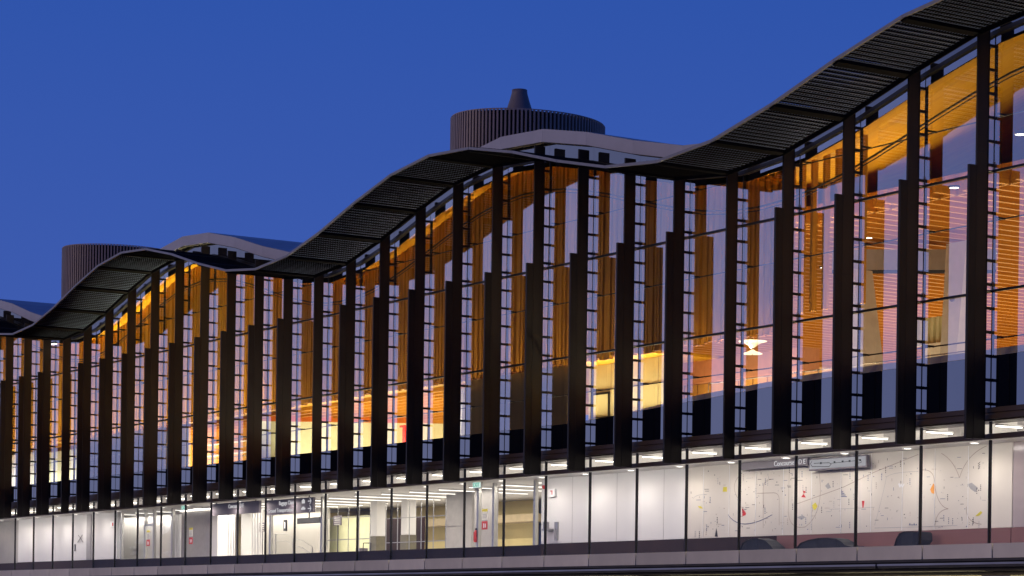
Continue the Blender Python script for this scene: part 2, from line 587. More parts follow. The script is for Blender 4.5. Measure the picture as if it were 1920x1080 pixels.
# pipe that follows the roof wave just inside the glass
for dz, r in ((-1.05, 0.035), (-1.17, 0.02)):
    m = MB()
    for k in range(B0 * 2, 60):
        a, b = k / 2, (k + 1) / 2
        m.bar((-B * a, 0.6, zc(a) + dz), (-B * b, 0.6, zc(b) + dz), r, M['frame'], 6)
    m.build('sprinkler_pipe', BLD)
for zz in (13.55, 10.05, 16.6):
    m = MB(); m.bar((XL, 0.45, zz), (XR, 0.45, zz), 0.022, M['frame'], 6)
    for i in range(B0, 31):
        m.box(-B * i - 0.02, -B * i + 0.02, 0.1, 0.47, zz - 0.03, zz + 0.03, M['frame'])
    m.build('tie_rod', BLD)

# slat screen ------------------------------------------------------------------------------
m = MB()
x = -10.9
while x > XL + 4:
    w = 0.145
    b = -x / B
    dd = random.uniform(0, 0.13)
    zb = 11.35 + random.choice((0, 0, 0.05, 0.09))
    m.box(x - w, x, 1.16 + dd, 1.36, zb, zc(b) + 0.17 + random.uniform(-0.12, 0.02), M['wood'])
    m.box(x - w - 0.002 + 0.004, x - 0.002, 1.158 + dd, 1.362, zb - 0.03, zb - 0.002, M['wooddark'])  # dark caps added to dull the slat bottoms lit from below
    x -= w + random.choice((0.025, 0.035, 0.035, 0.06))
m.build('slat_screen', BLD)
m = MB()
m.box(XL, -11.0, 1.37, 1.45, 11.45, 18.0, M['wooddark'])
m.build('screen_backing', BLD)
m = MB()
x = -7.3
while x > -10.8:
    m.box(x - 0.12, x, 1.2, 1.42, 11.9, zc(-x / B) + 0.2, M['wood'])
    x -= 0.62
m.build('open_slat_screen', BLD)

# upper hall ----------------------------------------------------------------------------------
m = MB()
x = XR
k = 0
while x > -60:
    y0 = 3.2 + 0.25 * (k % 3)
    m.box(x - 0.15, x, y0, 46, 15.50, 15.95, M['woodb'])
    x -= 0.80; k += 1
m.build('ceiling_baffle_field', BLD)
box_part('ceiling_deck', -60, XR, 4.2, 46, 15.97, 16.15, M['woodb'], BLD)
box_part('hall_high_wall', XL, XR, 11.6, 11.8, 16.2, 19.8, M['woody'], BLD)
box_part('ceiling_fascia', -60, XR, 4.1, 4.19, 15.5, 16.2, M['woodb'], BLD)
box_part('hall_end_wall', -62, XR, 46.02, 46.3, 8.5, 16.1, M['orange'], BLD)
box_part('upper_floor', XL, XR, 0.76, 46, 8.35, 8.85, M['floor'], BLD)
box_part('gable_wall', XR + 0.02, XR + 0.3, 0.1, 46, 3.9, 16.1, M['wall'], BLD)
box_part('far_gable_wall', XL - 0.3, XL - 0.02, 0.1, 46, 3.9, 18, M['wall'], BLD)
# lower timber ceiling under the screen and the rooms behind it
box_part('room_ceiling', -92, -19.5, 1.47, 14, 11.40, 11.5, M['woody'], BLD)
m = MB()
y = 2.2
while y < 13.6:
    m.box(-85, -31.5, y, y + 0.10, 11.22, 11.39, M['woodb']); y += 0.75
m.build('room_ceiling_batten_field', BLD)
def X_(px, py, Y): return at(px, py, Y).x
def wall_px(name, p0, p1, Y, z0, z1, mat, py=800, d=0.2, parent=None):
    return box_part(name, X_(p0, py, Y), X_(p1, py, Y), Y, Y + d, z0, z1, mat, parent or BLD)
def atz(px, py, Z):
    dx, dy = px - PX, PY - py
    return CAM + (FW + RT * ((dx * math.cos(RHO) - dy * math.sin(RHO)) / FPX)) * Z
def skew(name, p0, p1, Z, z0, z1, mat, d=0.2):
    a, b = atz(p0, 800, Z), atz(p1, 800, Z)
    q = Vector((FW.x, FW.y, 0)) * d
    m = MB()
    m.hexa([(a.x, a.y, z0), (b.x, b.y, z0), (b.x + q.x, b.y + q.y, z0), (a.x + q.x, a.y + q.y, z0),
            (a.x, a.y, z1), (b.x, b.y, z1), (b.x + q.x, b.y + q.y, z1), (a.x + q.x, a.y + q.y, z1)], mat)
    return m.build(name, BLD)
skew('pale_wall', 482, 900, 113.0, 8.86, 10.83, M['pale'])
skew('bulkhead', 505, 780, 115.5, 10.9, 11.36, M['redbeam'], 0.3)
wall_px('back_wall', 380, 905, 13.2, 8.86, 11.39, M['orange'], 820)
m = MB()                                  # cream rooms with panel joints and a door opening
xa, xb = X_(1104, 740, 2.6), X_(1268, 720, 2.6)
m.box(xa, xb, 2.6, 2.8, 8.86, 11.39, M['cream'])
for px in (1106, 1146, 1196, 1234): m.box(X_(px, 730, 2.6) - .015, X_(px, 730, 2.6) + .015, 2.585, 2.599, 8.86, 11.39, M['tan'])
m.box(xa, xb, 2.583, 2.599, 10.42, 10.45, M['tan'])
m.box(X_(1196, 730, 2.6), X_(1234, 730, 2.6), 2.582, 2.599, 9.2, 9.23, M['tan'])
cw = m.build('cream_wall', BLD)
m = MB()
d0, d1 = X_(1111, 740, 2.6), X_(1143, 740, 2.6)
for xx in (d0, d1): m.box(xx - 0.05, xx + 0.05, 2.55, 2.58, 8.86, 10.25, M['frame'])
m.box(d0 - .05, d1 + .05, 2.552, 2.58, 10.25, 10.33, M['frame'])
m.box(d0, d1, 2.56, 2.58, 9.35, 9.39, M['frame'])
m.build('door_frame', cw)
wall_px('olive_wall', 872, 1064, 1.5, 8.86, 11.38, M['olive'], 760)
m = MB()
xa, xb = X_(1272, 700, 5.0), X_(1500, 690, 5.0)
m.box(xa, xb, 5.0, 5.2, 8.86, 10.55, M['orange'])
x = xa + .4
while x < xb:
    m.box(x, x + 0.03, 4.985, 4.999, 8.9, 10.55, M['wooddark']); x += 0.85
m.build('timber_panel_wall', BLD)
wall_px('bulkhead', 1268, 1500, 4.7, 10.57, 11.4, M['pinkbeam'], 670, 0.9)
m = MB()                                  # rooms further along the facade
xa, xb = X_(352, 830, 5), X_(474, 830, 5)
m.box(xa, xb, 5.0, 5.2, 8.86, 11.39, M['orange'])
for zz in (9.4, 10.0, 10.6): m.box(xa + 3, xb - .2, 4.75, 4.99, zz, zz + 0.05, M['wall'])
m.build('shelf_wall', BLD)
wall_px('pale_partition', 290, 348, 2.0, 8.86, 11.2, M['pale'], 850)
wall_px('dark_partition', 165, 286, 1.6, 8.86, 11.39, M['olive'], 850)
wall_px('pale_partition', 60, 160, 2.4, 8.86, 11.0, M['pale'], 860)
wall_px('white_partition', -90, 60, 2.6, 8.86, 11.2, M['wall'], 860)

# pale parapet coping inside the right-hand bays
m = MB()
for k in range(B0, 8):
    xa, xb = -B * k, -B * (k + 1)
    sa, sb = sill(k), sill(k + 1)
    ha, hb = 0.30 * min(1, (7.6 - k) / 2.5), 0.30 * max(0.02, min(1, (6.6 - k) / 2.5))
    m.hexa([(xb, 0.25, sb - 0.25), (xa, 0.25, sa - 0.25), (xa, 0.75, sa - 0.25), (xb, 0.75, sb - 0.25),
            (xb, 0.62, sb + hb), (xa, 0.62, sa + ha), (xa, 0.75, sa + ha), (xb, 0.75, sb + hb)], M['concrete'])
m.build('parapet', BLD)

# concrete legs and cross beam in the hall ---------------------------------------------------------
def leg(name, x0, y0, wt, wb, dxt, z0, z1, d, mat):
    m = MB()
    m.hexa([(x0 - wb, y0, z0), (x0 + wb, y0, z0), (x0 + wb, y0 + d, z0), (x0 - wb, y0 + d, z0),
            (x0 + dxt - wt, y0, z1), (x0 + dxt + wt, y0, z1), (x0 + dxt + wt, y0 + d, z1), (x0 + dxt - wt, y0 + d, z1)], mat)
    return m
c = leg('c', -13.15, 6.2, 0.17, 0.60, -0.62, 8.86, 14.2, 0.9, M['concrete'])
c.bar((-13.7, 6.15, 13.6), (-13.7, 6.22, 13.6), 0.09, M['frame'])
c.build('hall_column', BLD)
c = leg('c', -11.75, 8.9, 0.52, 0.36, 0.55, 8.86, 15.1, 0.8, M['concrete'])
c.bar((-11.35, 8.84, 13.1), (-11.35, 8.92, 13.1), 0.10, M['signgrey'], 14)
c.build('hall_column', BLD)
c = leg('c', -34.6, 2.4, 0.36, 0.16, 0.10, 8.86, 11.39, 0.6, M['concrete'])
c.build('hall_column', BLD)
m = MB()
m.hexa([(-15.6, 6.9, 14.45), (-12.0, 11.6, 14.45), (-12.6, 12.1, 14.45), (-16.2, 7.4, 14.45),
        (-15.6, 6.9, 15.2), (-12.0, 11.6, 15.2), (-12.6, 12.1, 15.2), (-16.2, 7.4, 15.2)], M['greypanel'])
m.hexa([(-15.6, 6.9, 14.43), (-12.0, 11.6, 14.43), (-12.6, 12.1, 14.43), (-16.2, 7.4, 14.43), (-15.6, 6.9, 14.448), (-12.0, 11.6, 14.448), (-12.6, 12.1, 14.448), (-16.2, 7.4, 14.448)], M['rib'])  # dark sheet added so the beam's lit underside stays dim
m.build('cross_beam', BLD)

# ground floor -----------------------------------------------------------------------------------------
box_part('ground_floor_slab', XL, XR, -0.10, 22, 3.56, 3.94, M['floor'], BLD)
box_part('ground_ceiling', XL, XR, 0.09, 22, 7.05, 7.13, M['ceil'], BLD)
m = MB()                                  # plenum behind the clerestory strip
m.box(XL, XR, 1.65, 1.75, 7.14, 8.3, M['ceil'])
m.box(XL, XR, 0.76, 1.64, 8.2, 8.3, M['ceil'])
for i in range(B0, 31):
    m.box(-B * i - 0.35, -B * i + 0.22, 1.42, 1.64, 7.3, 7.9, M['greypanel'])
m.build('clerestory_back', BLD)
# wall along the right-hand end: white panels, then the drawn-on wall, then a wall under film
m = MB()
m.box(-26.6, -17.13, 1.5, 1.7, 4.5, 7.05, M['wall'])
m.box(-26.6, -17.13, 1.47, 1.7, 3.95, 4.49, M['skirtd'])
for xx in (-24.4, -21.4, -18.4): m.box(xx - .006, xx + .006, 1.494, 1.499, 4.5, 7.04, M['greypanel'])
wallw = m.build('white_wall', BLD)
m = MB()
m.box(-17.1, -0.62, 1.5, 1.7, 4.5, 7.05, M['artwall'])
m.box(-17.1, -11.8, 1.46, 1.7, 3.95, 4.49, M['skirtd'])
m.box(-11.78, -0.62, 1.46, 1.7, 3.95, 4.49, M['skirt_refl'])
wallart = m.build('drawing_wall', BLD)
m = MB()
m.box(-0.58, XR, 1.5, 1.7, 4.5, 7.05, M['pinkwall'])
m.box(-0.58, XR, 1.46, 1.7, 3.95, 4.49, M['skirt_refl'])
m.build('film_wall', BLD)
m = MB()
m.box(-84.5, -69.3, 1.5, 1.7, 4.5, 7.05, M['wall'])
m.box(-93, -84.6, 2.0, 2.2, 4.5, 7.05, M['fargrey'])
m.box(-84.5, -69.3, 1.46, 1.7, 3.95, 4.49, M['skirtd'])
m.box(-93, -84.6, 1.96, 2.2, 3.95, 4.49, M['skirtd'])
for xx in (-73.2,): m.box(xx - .3, xx + .3, 1.42, 1.499, 4.5, 7.04, M['greypanel'])
m.build('far_white_wall', BLD)
# skirting upstand just inside the glass for the open stretch
box_part('upstand', -69.2, -24.4, 0.08, 0.2, 3.95, 4.38, M['skirtd'], BLD)
# back walls of the open concourse
def gw(name, p0, p1, Y, mat, z0=3.95, z1=7.04, d=0.2): return wall_px(name, p0, p1, Y, z0, z1, mat, 1000, d)
gw('concourse_wall', 560, 1003, 10.0, M['cream'])
gw('concourse_beam', 612, 1003, 8.6, M['tan'], 5.95, 6.3, 1.0)
gw('concourse_wall', 600, 700, 7.8, M['pale'], 3.95, 6.6)
gw('bright_wall', 500, 612, 7.0, M['softwhite'])
gw('concourse_wall', 400, 506, 9.0, M['tan'])
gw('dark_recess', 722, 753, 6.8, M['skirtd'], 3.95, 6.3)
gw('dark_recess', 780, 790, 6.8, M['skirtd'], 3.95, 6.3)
gw('grey_wall', 836, 884, 4.2, M['greypanel'])
gw('grey_wall', 889, 926, 3.0, M['greypanel'])
gw('grey_wall', 330, 397, 2.4, M['greypanel'])
gw('bright_wall', 226, 331, 3.0, M['softwhite'])
gw('white_pier', 397, 408, 2.2, M['wall'], 3.95, 7.04, 0.9)
gw('white_pier', 452, 470, 4.2, M['wall'], 3.95, 7.04, 0.9)
box_part('concourse_side_wall', -26.68, -26.6, 1.72, 15, 3.95, 7.04, M['wall'], BLD)
for (p0, p1) in ((694, 706), (752, 763)):
    xa, xb = X_(p0, 985, 5), X_(p1, 985, 5)
    m = MB(); m.box(xa, xb, 5.0, 5.48, 5.35, 7.04, M['wall'])
    col_ = m.build('concourse_column', BLD)
    m = MB(); m.box(xa - .02, xb + .02, 4.98, 5.50, 3.95, 5.34, M['guard'])
    m.build('column_guard', col_)
for px in (220, 227, 271, 287, 322, 506, 602, 895, 924, 1001):
    x = X_(px, 990, 1.6)
    box_part('steel_post', x - 0.07, x + 0.07, 1.6, 1.75, 3.95, 7.04, M['steel'], BLD)
m = MB(); m.box(X_(271, 985, 1.6), X_(287, 985, 1.6), 1.63, 1.7, 6.2, 6.3, M['steel'])
m.build('door_transom', BLD)
for px in (325, 328, 331, 334, 337, 428, 433, 438, 443, 473, 478, 483, 488):
    x = X_(px, 1000, 2.0)
    box_part('screen_slat', x - 0.03, x + 0.03, 2.0, 2.08, 3.95, 6.75, M['wall'], BLD)

# ledge below the glass -------------------------------------------------------------------------------------
for k in range(B0, 30):
    xa = -B * (k - 0.19); xb = -B * (k + 0.81)
    m = MB(); m.box(xb + 0.028, xa - 0.028, -0.40, -0.16, 3.52, 3.945, M['granite'])
    m.build('ledge_panel', BLD)
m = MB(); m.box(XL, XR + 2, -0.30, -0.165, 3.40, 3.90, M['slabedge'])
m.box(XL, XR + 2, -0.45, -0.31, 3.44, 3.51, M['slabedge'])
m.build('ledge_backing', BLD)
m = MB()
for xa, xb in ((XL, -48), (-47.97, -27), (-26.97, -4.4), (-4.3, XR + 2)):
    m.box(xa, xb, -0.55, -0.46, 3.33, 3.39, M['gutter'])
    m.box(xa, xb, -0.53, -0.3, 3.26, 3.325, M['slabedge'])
m.build('gutter', BLD)
box_part('podium_slab', XL, XR + 2, -0.28, 24, 3.16, 3.38, M['slabedge'], BLD)
m = MB()
y = 0.2
while y < 12:
    m.box(XL, XR + 2, y, y + 0.16, 3.04, 3.15, M['batten']); y += 0.5
m.build('underpass_batten_field', BLD)
for i in range(-1, 30, 3):
    box_part('podium_column', -B * i - 3.6, -B * i - 2.4, 0.3, 1.4, 0, 3.03, M['concrete'], BLD)
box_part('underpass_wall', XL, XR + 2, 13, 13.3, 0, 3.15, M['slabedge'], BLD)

# ------------------------------------------------------------------ roof drums
def drum(cx, cy, label, ztop=26.9, zbot=18.6, cone=False):
    t = thing('roof_drum', (cx, cy, zbot), label, 'plant enclosure', 'slatted drums standing on the roof')
    rx, ry = 3.05, 4.1
    m = MB()
    m.lathe((cx, cy, 0), [(1, zbot), (1, ztop + 0.0), (0.0, ztop + 0.0)], M['drumback'], 64, rx - 0.12, ry - 0.12)
    m.build('shell', t, smooth=False)
    m = MB()
    n = 118
    for k in range(n):
        a = 2 * PI * k / n
        c, s = math.cos(a), math.sin(a)
        nrm = Vector((c / rx, s / ry, 0)).normalized()
        tg = Vector((-nrm.y, nrm.x, 0))
        p = Vector((cx + rx * c, cy + ry * s, 0))
        a0, a1 = p - tg * 0.045, p + tg * 0.045
        b0, b1 = a0 + nrm * 0.14, a1 + nrm * 0.14
        vs = [Vector((q.x, q.y, z)) for z in (zbot, ztop) for q in (a0, b0, b1, a1)]
        m.hexa(vs, M['drum'])
    m.build('slat_cladding', t)
    m = MB()
    m.lathe((cx, cy, 0), [(1.0, ztop + 0.005), (1.0, ztop + 0.05), (0.93, ztop + 0.05)], M['drum'], 64, rx + 0.1, ry + 0.1)
    m.build('top_rim', t)
drum(-50.8, 16, 'dark slatted roof drum with a cone flue rising behind its rim')
drum(-104.0, 16, 'smaller looking slatted roof drum at the far left with no flue')
m = MB()
m.lathe((-51.7, 16.0, 0), [(1.0, 26.2), (0.86, 27.0), (0.72, 27.6), (0.52, 28.2), (0.41, 28.6), (0.395, 28.78), (0.33, 28.78), (0.3, 28.5)], M['cone'], 32)
cn = m.build('flue_cone', smooth=True)
tag(cn, 'brown metal cone flue standing inside the nearer roof drum', 'flue')
m = MB(); p = at(974, 181, 15.0)
m.box(-51.7 - 0.2, -51.7 + 0.2, 15.5, 15.62, 28.12, 28.17, M['black'])
m.build('vent_slot', cn)

# ------------------------------------------------------------------ lamps that are seen
ORD = ['first', 'second', 'third', 'fourth', 'fifth', 'sixth', 'seventh', 'eighth', 'ninth', 'tenth', 'eleventh', 'twelfth', 'thirteenth',
       'fourteenth', 'fifteenth', 'sixteenth', 'seventeenth', 'eighteenth', 'nineteenth', 'twentieth', 'twenty-first', 'twenty-second',
       'twenty-third', 'twenty-fourth', 'twenty-fifth', 'twenty-sixth', 'twenty-seventh', 'twenty-eighth', 'twenty-ninth', 'thirtieth']


def lamp_data(name, kind, energy, col, **kw):
    d = bpy.data.lights.new(name, kind)
    d.energy = energy
    d.color = col
    for k, v in kw.items():
        setattr(d, k, v)
    return d


spot = lamp_data('downlight beam', 'SPOT', 112, (1, 0.93, 0.86), spot_size=math.radians(165), spot_blend=0.9, shadow_soft_size=0.08)
proto = None
for i in range(-1, 29):
    x = -B * i - 1.5
    lab = ('round downlight over the ground floor glass, %s from the right end' % ORD[i + 1])
    if proto is None:
        t = thing('downlight', (x, 0.8, 7.05), lab, 'ceiling light', 'round downlights in the ground floor ceiling')
        m = MB(); m.lathe((x, 0.8, 7.05), [(0.17, 0.0), (0.17, -0.025), (0.125, -0.03), (0.125, -0.005)], M['wall'], 20)
        m.build('trim_ring', t)
        m = MB(); m.lathe((x, 0.8, 7.05), [(0.125, -0.022), (0.0, -0.022)], M['lampw'], 20)
        m.build('lens', t)
        proto = t
    else:
        t = proto.copy(); COL.objects.link(t); t.location = (x, 0.8, 7.05)
        t['label'] = lab
        for ch in list(proto.children):
            c = ch.copy(); COL.objects.link(c); c.parent = t
    lo = bpy.data.objects.new('downlight_beam', spot)
    COL.objects.link(lo); lo.location = (x, 0.30, 6.98)

proto = None
for i in range(-1, 29):
    x = -B * i - 0.05
    lab = 'short linear light behind the narrow clerestory glass, %s from the right end' % ORD[i + 1]
    if proto is None:
        t = thing('linear_light', (x, 0.45, 7.22), lab, 'ceiling light', 'linear lights behind the clerestory strip')
        m = MB(); m.box(x - 0.06, x + 0.06, 0.28, 1.32, 7.445, 7.50, M['wall']); m.build('housing', t)
        m = MB(); m.box(x - 0.035, x + 0.035, 0.3, 1.3, 7.418, 7.443, M['lampc']); m.build('diffuser', t)
        proto = t
    else:
        t = proto.copy(); COL.objects.link(t); t.location = (x, 0.45, 7.22)
        t['label'] = lab
        for ch in list(proto.children):
            c = ch.copy(); COL.objects.link(c); c.parent = t

proto = None
k = 0
x = -27.8
while x > -72:
    lab = 'long thin strip light on the concourse ceiling, %s from the white wall' % ORD[k]
    if proto is None:
        t = thing('strip_light', (x, 6.5, 7.0), lab, 'ceiling light', 'strip lights across the concourse ceiling')
        m = MB(); m.box(x - 0.03, x + 0.03, 1.9, 6.4, 6.98, 7.045, M['wall']); m.build('housing', t)
        m = MB(); m.box(x - 0.025, x + 0.025, 1.92, 6.38, 6.962, 6.979, M['lampl']); m.build('diffuser', t)
        proto = t
    else:
        t = proto.copy(); COL.objects.link(t); t.location = (x, 6.5, 7.0)
        t['label'] = lab
        for ch in list(proto.children):
            c = ch.copy(); COL.objects.link(c); c.parent = t
    x -= 2.5; k += 1

hall_spots = [(1628, 446, 'upper left of the grey cross beam'), (1862, 475, 'beside the rightmost fin'), (1545, 502, 'left of the grey cross beam'),
              (1500, 471, 'next to the open slats'), (1789, 352, 'high above the grey cross beam'), (1913, 252, 'topmost at the right edge')]
for (px, py, w_) in hall_spots:
    # the ray meets the ceiling of baffles at this Y
    Y = 5.0
    for _ in range(40):
        p = at(px, py, Y); Y += (15.5 - p.z) * 3.0
        Y = min(max(Y, 0.9), 40)
    p = at(px, py, Y)
    t = thing('hall_downlight', (p.x, Y, p.z), 'small round downlight in the timber hall ceiling, ' + w_, 'ceiling light', 'downlights in the timber hall ceiling')
    m = MB(); m.lathe((p.x, Y, p.z), [(0.19, 0.06), (0.19, 0.0), (0.15, -0.01)], M['frame'], 20); m.build('trim_ring', t)
    m = MB(); m.lathe((p.x, Y, p.z), [(0.15, -0.004), (0.0, -0.004)], M['lampw'], 20); m.build('lens', t)

# bright pendant with a flared upper dish, a spray of rods and a lower dish
pc = at(1411, 650, 3.0)
t = thing('pendant_lamp', (pc.x, 3.0, pc.z - 0.5), 'bright sculptural pendant with two dishes and a spray of rods above them', 'lamp')
m = MB(); m.lathe((pc.x, 3, pc.z), [(0.07, -0.05), (0.14, 0.02), (0.28, 0.12), (0.52, 0.19), (0.30, 0.145), (0.15, 0.06)], M['lampdish'], 28); m.build('upper_dish', t)
m = MB(); m.lathe((pc.x, 3, pc.z), [(0.03, -0.10), (0.15, -0.17), (0.34, -0.24), (0.36, -0.26), (0.0, -0.26)], M['lampy'], 28); m.build('lower_dish', t)
m = MB()
for a in range(11):
    an = 2 * PI * a / 11
    h = 0.40 + 0.16 * (a % 3)
    m.bar((pc.x + 0.16 * math.cos(an), 3 + 0.16 * math.sin(an), pc.z + 0.1), (pc.x + 0.30 * math.cos(an), 3 + 0.30 * math.sin(an), pc.z + h), 0.009, M['lampdish'], 5)
m.build('rod_spray', t)
pl = bpy.data.objects.new('pendant_glow', lamp_data('pendant glow', 'POINT', 22, (1, 0.84, 0.55), shadow_soft_size=0.05)); COL.objects.link(pl); pl.location = (pc.x, 2.93, pc.z - 0.11)
m = MB(); m.bar((pc.x, 3, pc.z - 0.3), (pc.x, 3, 15.6), 0.012, M['frame'], 6); m.build('stem', t)

p = at(108, 645, -0.2)
t = thing('canopy_floodlight', (p.x, -0.5, p.z), 'small bright floodlight under the low dip of the canopy at far left', 'lamp')
m = MB(); m.box(p.x - 0.2, p.x + 0.2, -0.5, -0.3, p.z, p.z + 0.1, M['frame']); m.build('housing', t)
m = MB(); m.box(p.x - 0.19, p.x + 0.19, -0.49, -0.31, p.z - 0.03, p.z - 0.002, M['lampw']); m.build('lens', t)

# ------------------------------------------------------------------ signs
def sign(name, x0, x1, z0, z1, y, label, cat='sign', group=None):
    t = thing(name, ((x0 + x1) / 2, y, z0), label, cat, group)
    m = MB(); m.box(x0, x1, y, y + 0.12, z0, z1, M['signgrey'])
    for xx in (x0 + 0.5, x1 - 0.5): m.box(xx - 0.02, xx + 0.02, y + 0.04, y + 0.08, z1, 7.05, M['frame'])
    m.build('panel', t)
    return t


def arrow(t, x, z, s, y):
    m = MB()
    m.box(x, x + s, y - 0.012, y, z - 0.02, z + 0.02, M['signtext'])
    for sg in (1, -1):
        m.add([(x + s * 0.55, y - 0.012, z + sg * s * 0.45), (x + s * 0.55 + 0.055, y - 0.012, z + sg * s * 0.45), (x + s + 0.03, y - 0.012, z), (x + s - 0.03, y - 0.012, z)],
              [(0, 1, 2, 3)], M['signtext'])
    m.build('arrow', t)


ys = 0.75
t = sign('wayfinding_sign', -49.45, -44.65, 6.27, 6.96, ys, 'grey hanging sign reading Baggage Claim and Ground Transportation with arrows')
text_mesh('Baggage Claim', 0.27, M['signtext'], -48.1, ys - 0.008, 6.70, t)
text_mesh('Ground Transportation', 0.27, M['signtext'], -49.25, ys - 0.008, 6.37, t)
for z in (6.79, 6.45): arrow(t, -45.15, z, 0.32, ys)
m = MB()
m.box(-45.75, -45.45, ys - .012, ys - .002, 6.70, 6.86, M['signtext']); m.box(-45.66, -45.54, ys - .012, ys - .002, 6.86, 6.90, M['signtext'])
m.box(-45.80, -45.40, ys - .012, ys - .002, 6.41, 6.50, M['signtext']); m.box(-45.72, -45.50, ys - .012, ys - .002, 6.50, 6.55, M['signtext'])
m.build('pictogram', t)
t = sign('wayfinding_sign', -55.6, -50.2, 6.42, 7.0, ys, 'grey hanging sign above the stairs reading Concourse D E, left of the baggage sign')
text_mesh('Concourse D E', 0.27, M['signtext'], -53.6, ys - 0.008, 6.73, t)
ys = 1.25
xa, xb, z0 = at(1386, 862, ys).x, at(1514, 862, ys).x, at(1480, 867, ys).z - 0.14
t = sign('wayfinding_sign', xa, xb, z0, 7.045, ys, 'grey sign reading Concourse D E in front of the drawing wall')
text_mesh('Concourse', 0.24, M['signtext'], at(1452, 862, ys).x, ys - 0.02, z0 + 0.05, t)
text_mesh('D E', 0.24, M['signtext'], at(1498, 862, ys).x, ys - 0.02, z0 + 0.05, t)
mx0, mx1, mz0, mz1 = at(1517, 870, ys).x, at(1625, 870, ys).x, at(1575, 879, ys).z, at(1575, 856, ys).z
t = thing('map_sign', ((mx0 + mx1) / 2, ys, mz0), 'backlit white route map panel right of the Concourse D E sign', 'sign')
m = MB(); m.box(mx0, mx1, ys, ys + 0.12, mz0, mz1, M['signgrey']); m.build('panel', t)
m = MB(); m.box(mx0 + .05, mx1 - .05, ys - 0.012, ys - 0.001, mz0 + .05, mz1 - .05, M['mapface']); m.build('map_face', t)
def mp(u, v): return (mx0 + (mx1 - mx0) * u, mz0 + (mz1 - mz0) * v)
m = MB()
def path2(mb, pts, w, y, mat):
    for (a, b) in zip(pts[:-1], pts[1:]):
        d = Vector((b[0] - a[0], 0, b[1] - a[1]))
        if d.length < 1e-5: continue
        d.normalize(); n = Vector((-d.z, 0, d.x)) * (w / 2)
        mb.add([(a[0] - n.x, y, a[1] - n.z), (b[0] - n.x, y, b[1] - n.z), (b[0] + n.x, y, b[1] + n.z), (a[0] + n.x, y, a[1] + n.z)], [(0, 1, 2, 3)], mat)
path2(m, [mp(*q) for q in ((.06, .78), (.03, .6), (.06, .35), (.36, .24), (.40, .44), (.36, .56), (.09, .6))], 0.02, ys - 0.016, M['black'])
path2(m, [mp(*q) for q in ((.40, .5), (.80, .56), (.90, .66), (.92, .40), (.84, .33))], 0.016, ys - 0.016, M['black'])
for u in (.2, .44, .58, .7, .88):
    q = mp(u, .5); m.box(q[0], q[0] + 0.09, ys - .018, ys - .013, q[1], q[1] + 0.06, M['black'])
m.build('map_lines', t)


def exit_sign(px, py, Y, label):
    p = at(px, py, Y)
    t = thing('exit_sign', (p.x, Y, p.z - 0.12), label, 'sign', 'green exit signs')
    m = MB(); m.box(p.x - 0.32, p.x + 0.32, Y, Y + 0.1, p.z - 0.14, p.z + 0.14, M['steel'])
    m.box(p.x - 0.02, p.x + 0.02, Y + 0.03, Y + 0.07, p.z + 0.14, max(p.z + 0.15, 7.05), M['steel'])
    m.build('case', t)
    m = MB(); m.box(p.x - 0.30, p.x + 0.30, Y - 0.012, Y - 0.001, p.z - 0.12, p.z + 0.12, M['signlit']); m.build('lit_face', t)
    text_mesh('EXIT', 0.24, M['exitgreen'], p.x, Y - 0.02, p.z - 0.085, t, align='CENTER')
exit_sign(894, 909, 0.9, 'lit EXIT sign above the grey wall with the fire extinguisher')
exit_sign(345, 952, 0.9, 'lit EXIT sign left of the grey Concourse sign')


def notice(px, py, Y, label_r, label_y, gap=0.48):
    p = at(px, py, Y)
    t = thing('notice', (p.x, Y, p.z - 0.2), label_r, 'notice', 'red door notices')
    m = MB(); m.box(p.x - 0.22, p.x + 0.22, Y - 0.012, Y - 0.002, p.z - 0.17, p.z + 0.17, M['red']); m.build('sheet', t)
    m = MB(); m.box(p.x - 0.09, p.x - 0.03, Y - 0.018, Y - 0.013, p.z - 0.1, p.z + 0.08, M['whiteart'])
    m.box(p.x + 0.03, p.x + 0.10, Y - 0.018, Y - 0.013, p.z - 0.09, p.z + 0.07, M['whiteart']); m.build('pictogram', t)
    t = thing('notice', (p.x, Y, p.z + 0.2), label_y, 'notice', 'white door notices with a yellow top')
    m = MB(); m.box(p.x - 0.21, p.x + 0.21, Y - 0.012, Y - 0.002, p.z + 0.22, p.z + 0.56, M['paper'])
    m.box(p.x - 0.21, p.x + 0.21, Y - 0.012, Y - 0.002, p.z + 0.562, p.z + 0.67, M['yellow']); m.build('sheet', t)
    m = MB()
    for zz in (0.30, 0.37, 0.44): m.box(p.x - 0.15, p.x + 0.12, Y - 0.017, Y - 0.013, p.z + zz, p.z + zz + 0.02, M['greyart'])
    m.build('print', t)
notice(909, 985, 1.58, 'red notice beside the fire extinguisher', 'white and yellow notice above the red one by the fire extinguisher')
notice(358, 1014, 1.58, 'red notice on grey panel, middle of the three red notices', 'white and yellow notice on the grey panel left of the stairs')
notice(278, 1018, 1.58, 'red notice on the bright glass door near the left', 'white and yellow notice on the bright glass door near the left')

p = at(892, 1004, 1.6)
t = thing('fire_extinguisher', (p.x, 1.6, p.z - 0.3), 'red fire extinguisher hanging on the grey wall left of the red notice', 'fire extinguisher')
m = MB(); m.lathe((p.x, 1.6, p.z), [(0.0, -0.28), (0.085, -0.28), (0.095, -0.2), (0.095, 0.12), (0.05, 0.2), (0.03, 0.22), (0, 0.22)], M['red'], 16); m.build('cylinder', t, smooth=True)
m = MB(); m.box(p.x - 0.03, p.x + 0.1, 1.58, 1.62, p.z + 0.221, p.z + 0.30, M['black']); m.bar((p.x + 0.09, 1.6, p.z + 0.24), (p.x + 0.12, 1.58, p.z - 0.05), 0.012, M['black'], 6); m.build('valve', t)

